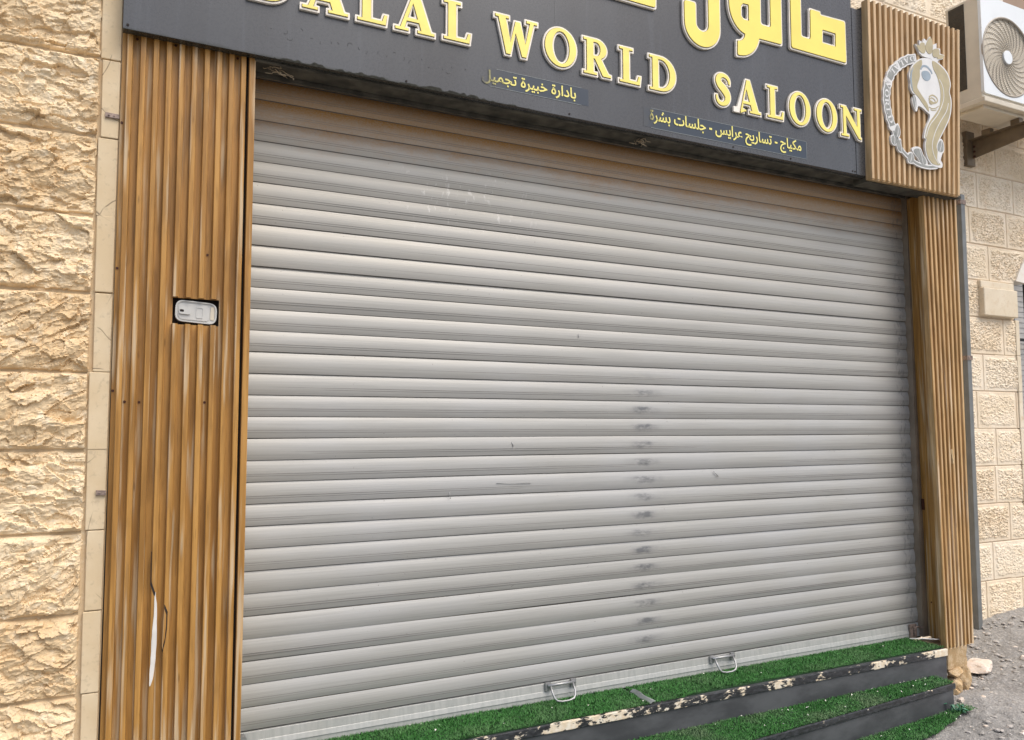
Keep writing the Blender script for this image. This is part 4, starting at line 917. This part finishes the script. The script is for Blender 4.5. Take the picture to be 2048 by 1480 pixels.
mb = MB(); mb.hexa([(L0, y2(L0)-.004, -2.84), (3.375, y2(3.375)-.004, -2.84), (L0, y2(L0)+.02, -2.84), (3.375, y2(3.375)+.02, -2.84), (L0, y2(L0)-.004, -2.7125), (3.375, y2(3.375)-.004, -2.7125), (L0, y2(L0)+.02, -2.7125), (3.375, y2(3.375)+.02, -2.7125)]); mb.build('riser', MAT['riser'], st)

# ---- artificial turf mats
def turf(label, base, inside, x0, x1, y0, y1, z, dens, group='green turf mats on the steps', mat='turf', zf=None):
    o = thing('turf_mat', label, 'turf mat', base, group)
    rg = np.random.default_rng(int(abs(x0*100))+7)
    n = int((x1-x0)*(y1-y0)*dens); X = rg.uniform(x0, x1, n); Y = rg.uniform(y0, y1, n); m = inside(X, Y); X, Y = X[m], Y[m]; n = len(X)
    a = rg.uniform(0, 6.283, n); ln = rg.uniform(.004, .011, n); wd = rg.uniform(.0012, .0022, n); h = rg.uniform(.004, .010, n)*(1+.5*vn(X*9, Y*9, 3))
    Zb = np.full(n, z) if zf is None else zf(X, Y)
    ca, sa = np.cos(a), np.sin(a)
    A = np.stack([X-sa*wd, Y+ca*wd, Zb], -1); B = np.stack([X+sa*wd, Y-ca*wd, Zb], -1); T_ = np.stack([X+ca*ln, Y+sa*ln-.002, Zb+h], -1)
    mb = MB(); mb.v = np.stack([A, B, T_], 1).reshape(-1, 3).tolist(); mb.f = [(3*i, 3*i+1, 3*i+2) for i in range(n)]; mb.m = [0]*n; mb.sm = [False]*n
    p = mb.build('pile', MAT[mat], o); p['kind'] = 'stuff'
    return o
edge1 = lambda X: -.243 + .010*vn(X*9, X*0, 2) + .006*vn(X*40, X*0, 4)
o = turf('long clean turf mat on the top step, left of the seam', (.8, -.12, -2.56), lambda X, Y: (Y > edge1(X)) & (X < 1.612+.02*(Y+.1)), .1, 1.63, -.26, -.010, -2.5545, 62000)
mb = MB(); mb.box(-.2, 1.605, -.236, -.005, -2.5612, -2.5548); mb.build('backing', MAT['turf_back'], o)
edge2 = lambda X: -.225 + .018*vn(X*5, X*0+3, 2) + .008*vn(X*40, X*0, 4) - .02*(X < 1.8)
o = turf('turf mat on the top step, right of the seam, its front edge frayed', (2.6, -.12, -2.56), lambda X, Y: (Y > edge2(X)) & (X > 1.632) & (X < 3.50), 1.63, 3.52, -.26, -.010, -2.5545, 56000)
mb = MB(); mb.box(1.63, 3.49, -.220, -.005, -2.5612, -2.5548); mb.build('backing', MAT['turf_back'], o)
o = turf('flattened turf mat with litter on the lower step', (2.4, -.33, -2.69), lambda X, Y: (Y > y2(X)-.002+.012*vn(X*8, X*0, 6)) & (Y < -.246) & (X < 3.40), 1.2, 3.41, -.56, -.24, -2.684, 46000, mat='turf_worn')
mb = MB(); mb.hexa([(L0, y2(L0)+.004, -2.6895), (3.38, y2(3.38)+.006, -2.6895), (L0, -.2455, -2.6895), (3.38, -.2455, -2.6895), (L0, y2(L0)+.004, -2.6845), (3.38, y2(3.38)+.006, -2.6845), (L0, -.2455, -2.6845), (3.38, -.2455, -2.6845)]); mb.build('backing', MAT['turf_back'], o)
e3 = lambda X: -.455 + (X-3.30)*.24 + .03*vn(X*6, X*0, 8) + .010*vn(X*40, X*0, 9)
zg3 = lambda X, Y: gz(X, Y)+.018
o = turf('ragged turf mat on the ground at the foot of the lower step', (2.9, -.5, -2.8), lambda X, Y: (Y > e3(X)) & (Y < y2(X)+.03*(X > 3.3)-.012) & (X < 3.46), 2.0, 3.47, -.95, -.30, -2.80, 52000, zf=zg3)
Xg = np.linspace(2.0, 3.43, 40); mb = MB(); vs = []
for x in Xg: ya, yb = float(e3(np.array(x)))+.006, y2(x)-.014; vs += [(x, min(ya, yb-.002), float(gz(x, ya))+.016), (x, yb, float(gz(x, yb))+.016)]
mb.add(vs, [(2*i, 2*i+2, 2*i+3, 2*i+1) for i in range(len(Xg)-1)]); mb.build('backing', MAT['turf_back'], o)
mb = MB(); vs = []
for t in np.linspace(0, 1, 9):
    y = -.085-.165*t; x = 1.618-.012*t+.004*math.sin(9*t)
    vs += [(x-.004, y, -2.552), (x+.010, y-.002, -2.5405+.004*math.sin(5*t)), (x+.024, y, -2.5455)]
mb.add(vs, [(3*i+a, 3*i+3+a, 3*i+4+a, 3*i+1+a) for i in range(8) for a in (0, 1)]); mb.build('curled_edge', MAT['vline'], bpy.data.objects['turf_mat'])
# seam strip of backing showing between the two mats
# litter
mb = MB(); mb.base = (2.5, -.3, -2.6); rg = np.random.default_rng(9)
spots = [(3.20, -.10, -2.545), (.62, -.05, -2.545), (.66, -.06, -2.545), (.72, -.10, -2.545), (.69, -.14, -2.545), (1.35, -.17, -2.545), (2.3, -.16, -2.545), (2.05, -.05, -2.545), (.95, -.2, -2.545), (1.7, -.12, -2.545), (1.2, -.13, -2.545), (1.58, -.23, -2.545)]
for k in range(24): x = rg.uniform(1.9, 3.3); spots.append((x, rg.uniform(y2(x)+.02, -.26), -2.672))
for k in range(7): x = rg.uniform(2.7, 3.4); y = rg.uniform(-.50, -.38); spots.append((x, y, float(gz(x, y))+.032))
for x, y, z in spots:
    a = rg.uniform(0, 6.28); l = rg.uniform(.003, .008); b = l*.5; c, s = math.cos(a), math.sin(a)
    mb.add([(x-c*l, y-s*l, z), (x+s*b, y-c*b, z+.004), (x+c*l, y+s*l, z+.002), (x-s*b, y+c*b, z+.005)], [(0, 1, 2, 3)])
tag(mb.build('litter', MAT['petal']), kind='stuff')
mb = MB(); mb.base = (3.52, -.11, -2.545); mb.tube([(3.452, -.066, -2.5425), (3.52, -.112, -2.5405), (3.578, -.150, -2.5425)], .0032, 6); tag(mb.build('stick', MAT['petal']), 'thin white stick lying on the green turf by the narrow slat column', 'stick')

# ---- broken footing, rock, weed, scraps under the sign
def chunk(mb, c, s, seed, mi=0, rot=0.0):
    bm = bmesh.new(); bmesh.ops.create_icosphere(bm, subdivisions=3, radius=1.0); rr = random.Random(seed)
    pl = [(Vector((rr.gauss(0, 1), rr.gauss(0, 1), rr.gauss(0, 1))).normalized(), rr.uniform(.55, .85)) for _ in range(14)] + [(Vector(a), .8) for a in ((1,0,0),(-1,0,0),(0,1,0),(0,-1,0),(0,0,1),(0,0,-1))]
    vs = []
    for v in bm.verts:
        p = v.co.copy()
        for nn, d in pl:
            q = p.dot(nn)
            if q > d: p -= nn*(q-d)
        p = p*(1+rr.uniform(-.045, .045)) + Vector((0, 0, .06*math.sin(7*p.x+seed)*math.cos(6*p.y)))
        x, y = p.x*s[0], p.y*s[1]
        vs.append((c[0]+x*math.cos(rot)-y*math.sin(rot), c[1]+x*math.sin(rot)+y*math.cos(rot), c[2]+p.z*s[2]))
    mb.add(vs, [tuple(q.index for q in f.verts) for f in bm.faces], mi); bm.free()
ft = thing('stone_footing', 'crumbling ochre stone footing under the narrow slat column', 'footing', (3.68, -.12, -2.8))
mb = MB(); mb.hexa([(3.592, -.185, -2.70), (3.735, -.185, -2.70), (3.592, .0, -2.70), (3.735, .0, -2.70), (3.588, -.190, -2.579), (3.757, -.190, -2.579), (3.588, .0, -2.579), (3.757, .0, -2.579)]); mb.build('stone', MAT['rock_ochre'], ft, bevel=.008)
for i, (c, s, r) in enumerate([((3.65, -.18, -2.715), (.075, .05, .030), .2), ((3.64, -.17, -2.775), (.08, .06, .06), .6), ((3.725, -.17, -2.76), (.055, .05, .085), -.2), ((3.60, -.20, -2.80), (.05, .05, .035), 0), ((3.735, -.15, -2.66), (.035, .04, .085), .1)]):
    mb = MB(); chunk(mb, c, s, 50+i, 0, r); mb.build('broken_stone', MAT['rock_ochre'], ft)
zr = float(gz(4.06, -.06))
mb = MB(); mb.base = (4.06, -.06, zr); chunk(mb, (4.04, -.05, zr+.030), (.15, .085, .040), 71, 0, .45); tag(mb.build('rock', MAT['rock_pink']), 'flat pale broken slab lying on the gravel beside the narrow slat column', 'rock')
for i, (x, y, r) in enumerate([(3.52, -.30, .016), (4.38, -.10, .017), (3.36, -.33, .020)]):
    z = float(gz(x, y)); mb = MB(); mb.base = (x, y, z); chunk(mb, (x, y, z+r*.7), (r*1.3, r, r), 90+i)
    tag(mb.build('small_stone', MAT['rock_pink']), ['small pale stone on the gravel in front of the crumbling footing', 'small pale stone on the gravel beyond the flat broken slab', 'small pale stone at the lower step corner'][i], 'stone')
wd_ = thing('weed', 'small blue-green leafy sprig at the end of the lower step', 'plant', (3.35, -.40, -2.81))
mb = MB(); random.seed(6)
for k in range(16):
    a = random.uniform(0, 6.28); l = random.uniform(.015, .04); x, y = 3.345+random.uniform(-.05, .04), -.405+random.uniform(-.015, .015); z = float(gz(x, y))+random.uniform(.02, .055); c, s = math.cos(a), math.sin(a)
    mb.add([(x, y, z-.012), (x+c*l*.5-s*.008, y+s*l*.5+c*.008, z+.006), (x+c*l, y+s*l, z), (x+c*l*.5+s*.008, y+s*l*.5-c*.008, z+.006)], [(0, 1, 2, 3)])
mb.build('leaves', MAT['leaf'], wd_)
mb = MB()
for k in range(5): mb.tube([(3.345, -.405, float(gz(3.345, -.405))), (3.345+random.uniform(-.05, .04), -.405+random.uniform(-.02, .02), float(gz(3.345, -.405))+.045)], .0012, 4)
mb.build('stem', MAT['leaf'], wd_)
for i, (x, lab) in enumerate(((.035, 'wispy dry scrap caught under the sign next to the wide slat panel'), (1.635, 'wispy dry scrap caught under the middle of the sign'))):
    mb = MB(); mb.base = (x, -.16, -.12); random.seed(20+i)
    for k in range(9):
        p = [(x+random.gauss(0, .018), -.17+random.gauss(0, .012), -.108+random.gauss(0, .005))]
        for j in range(5): q = p[-1]; p.append((q[0]+random.gauss(.004, .012), q[1]+random.gauss(0, .006), min(-.099, q[2]+random.gauss(-.003, .006))))
        mb.tube(p, .0012, 4)
    tag(mb.build('dry_scrap', MAT['straw']), lab, 'debris')

# lift everything so that the street lies near z = 0
for o in bpy.data.objects:
    if '_b' in o: del o['_b']
    if o.parent is None and o is not sun: o.location.z += LIFT
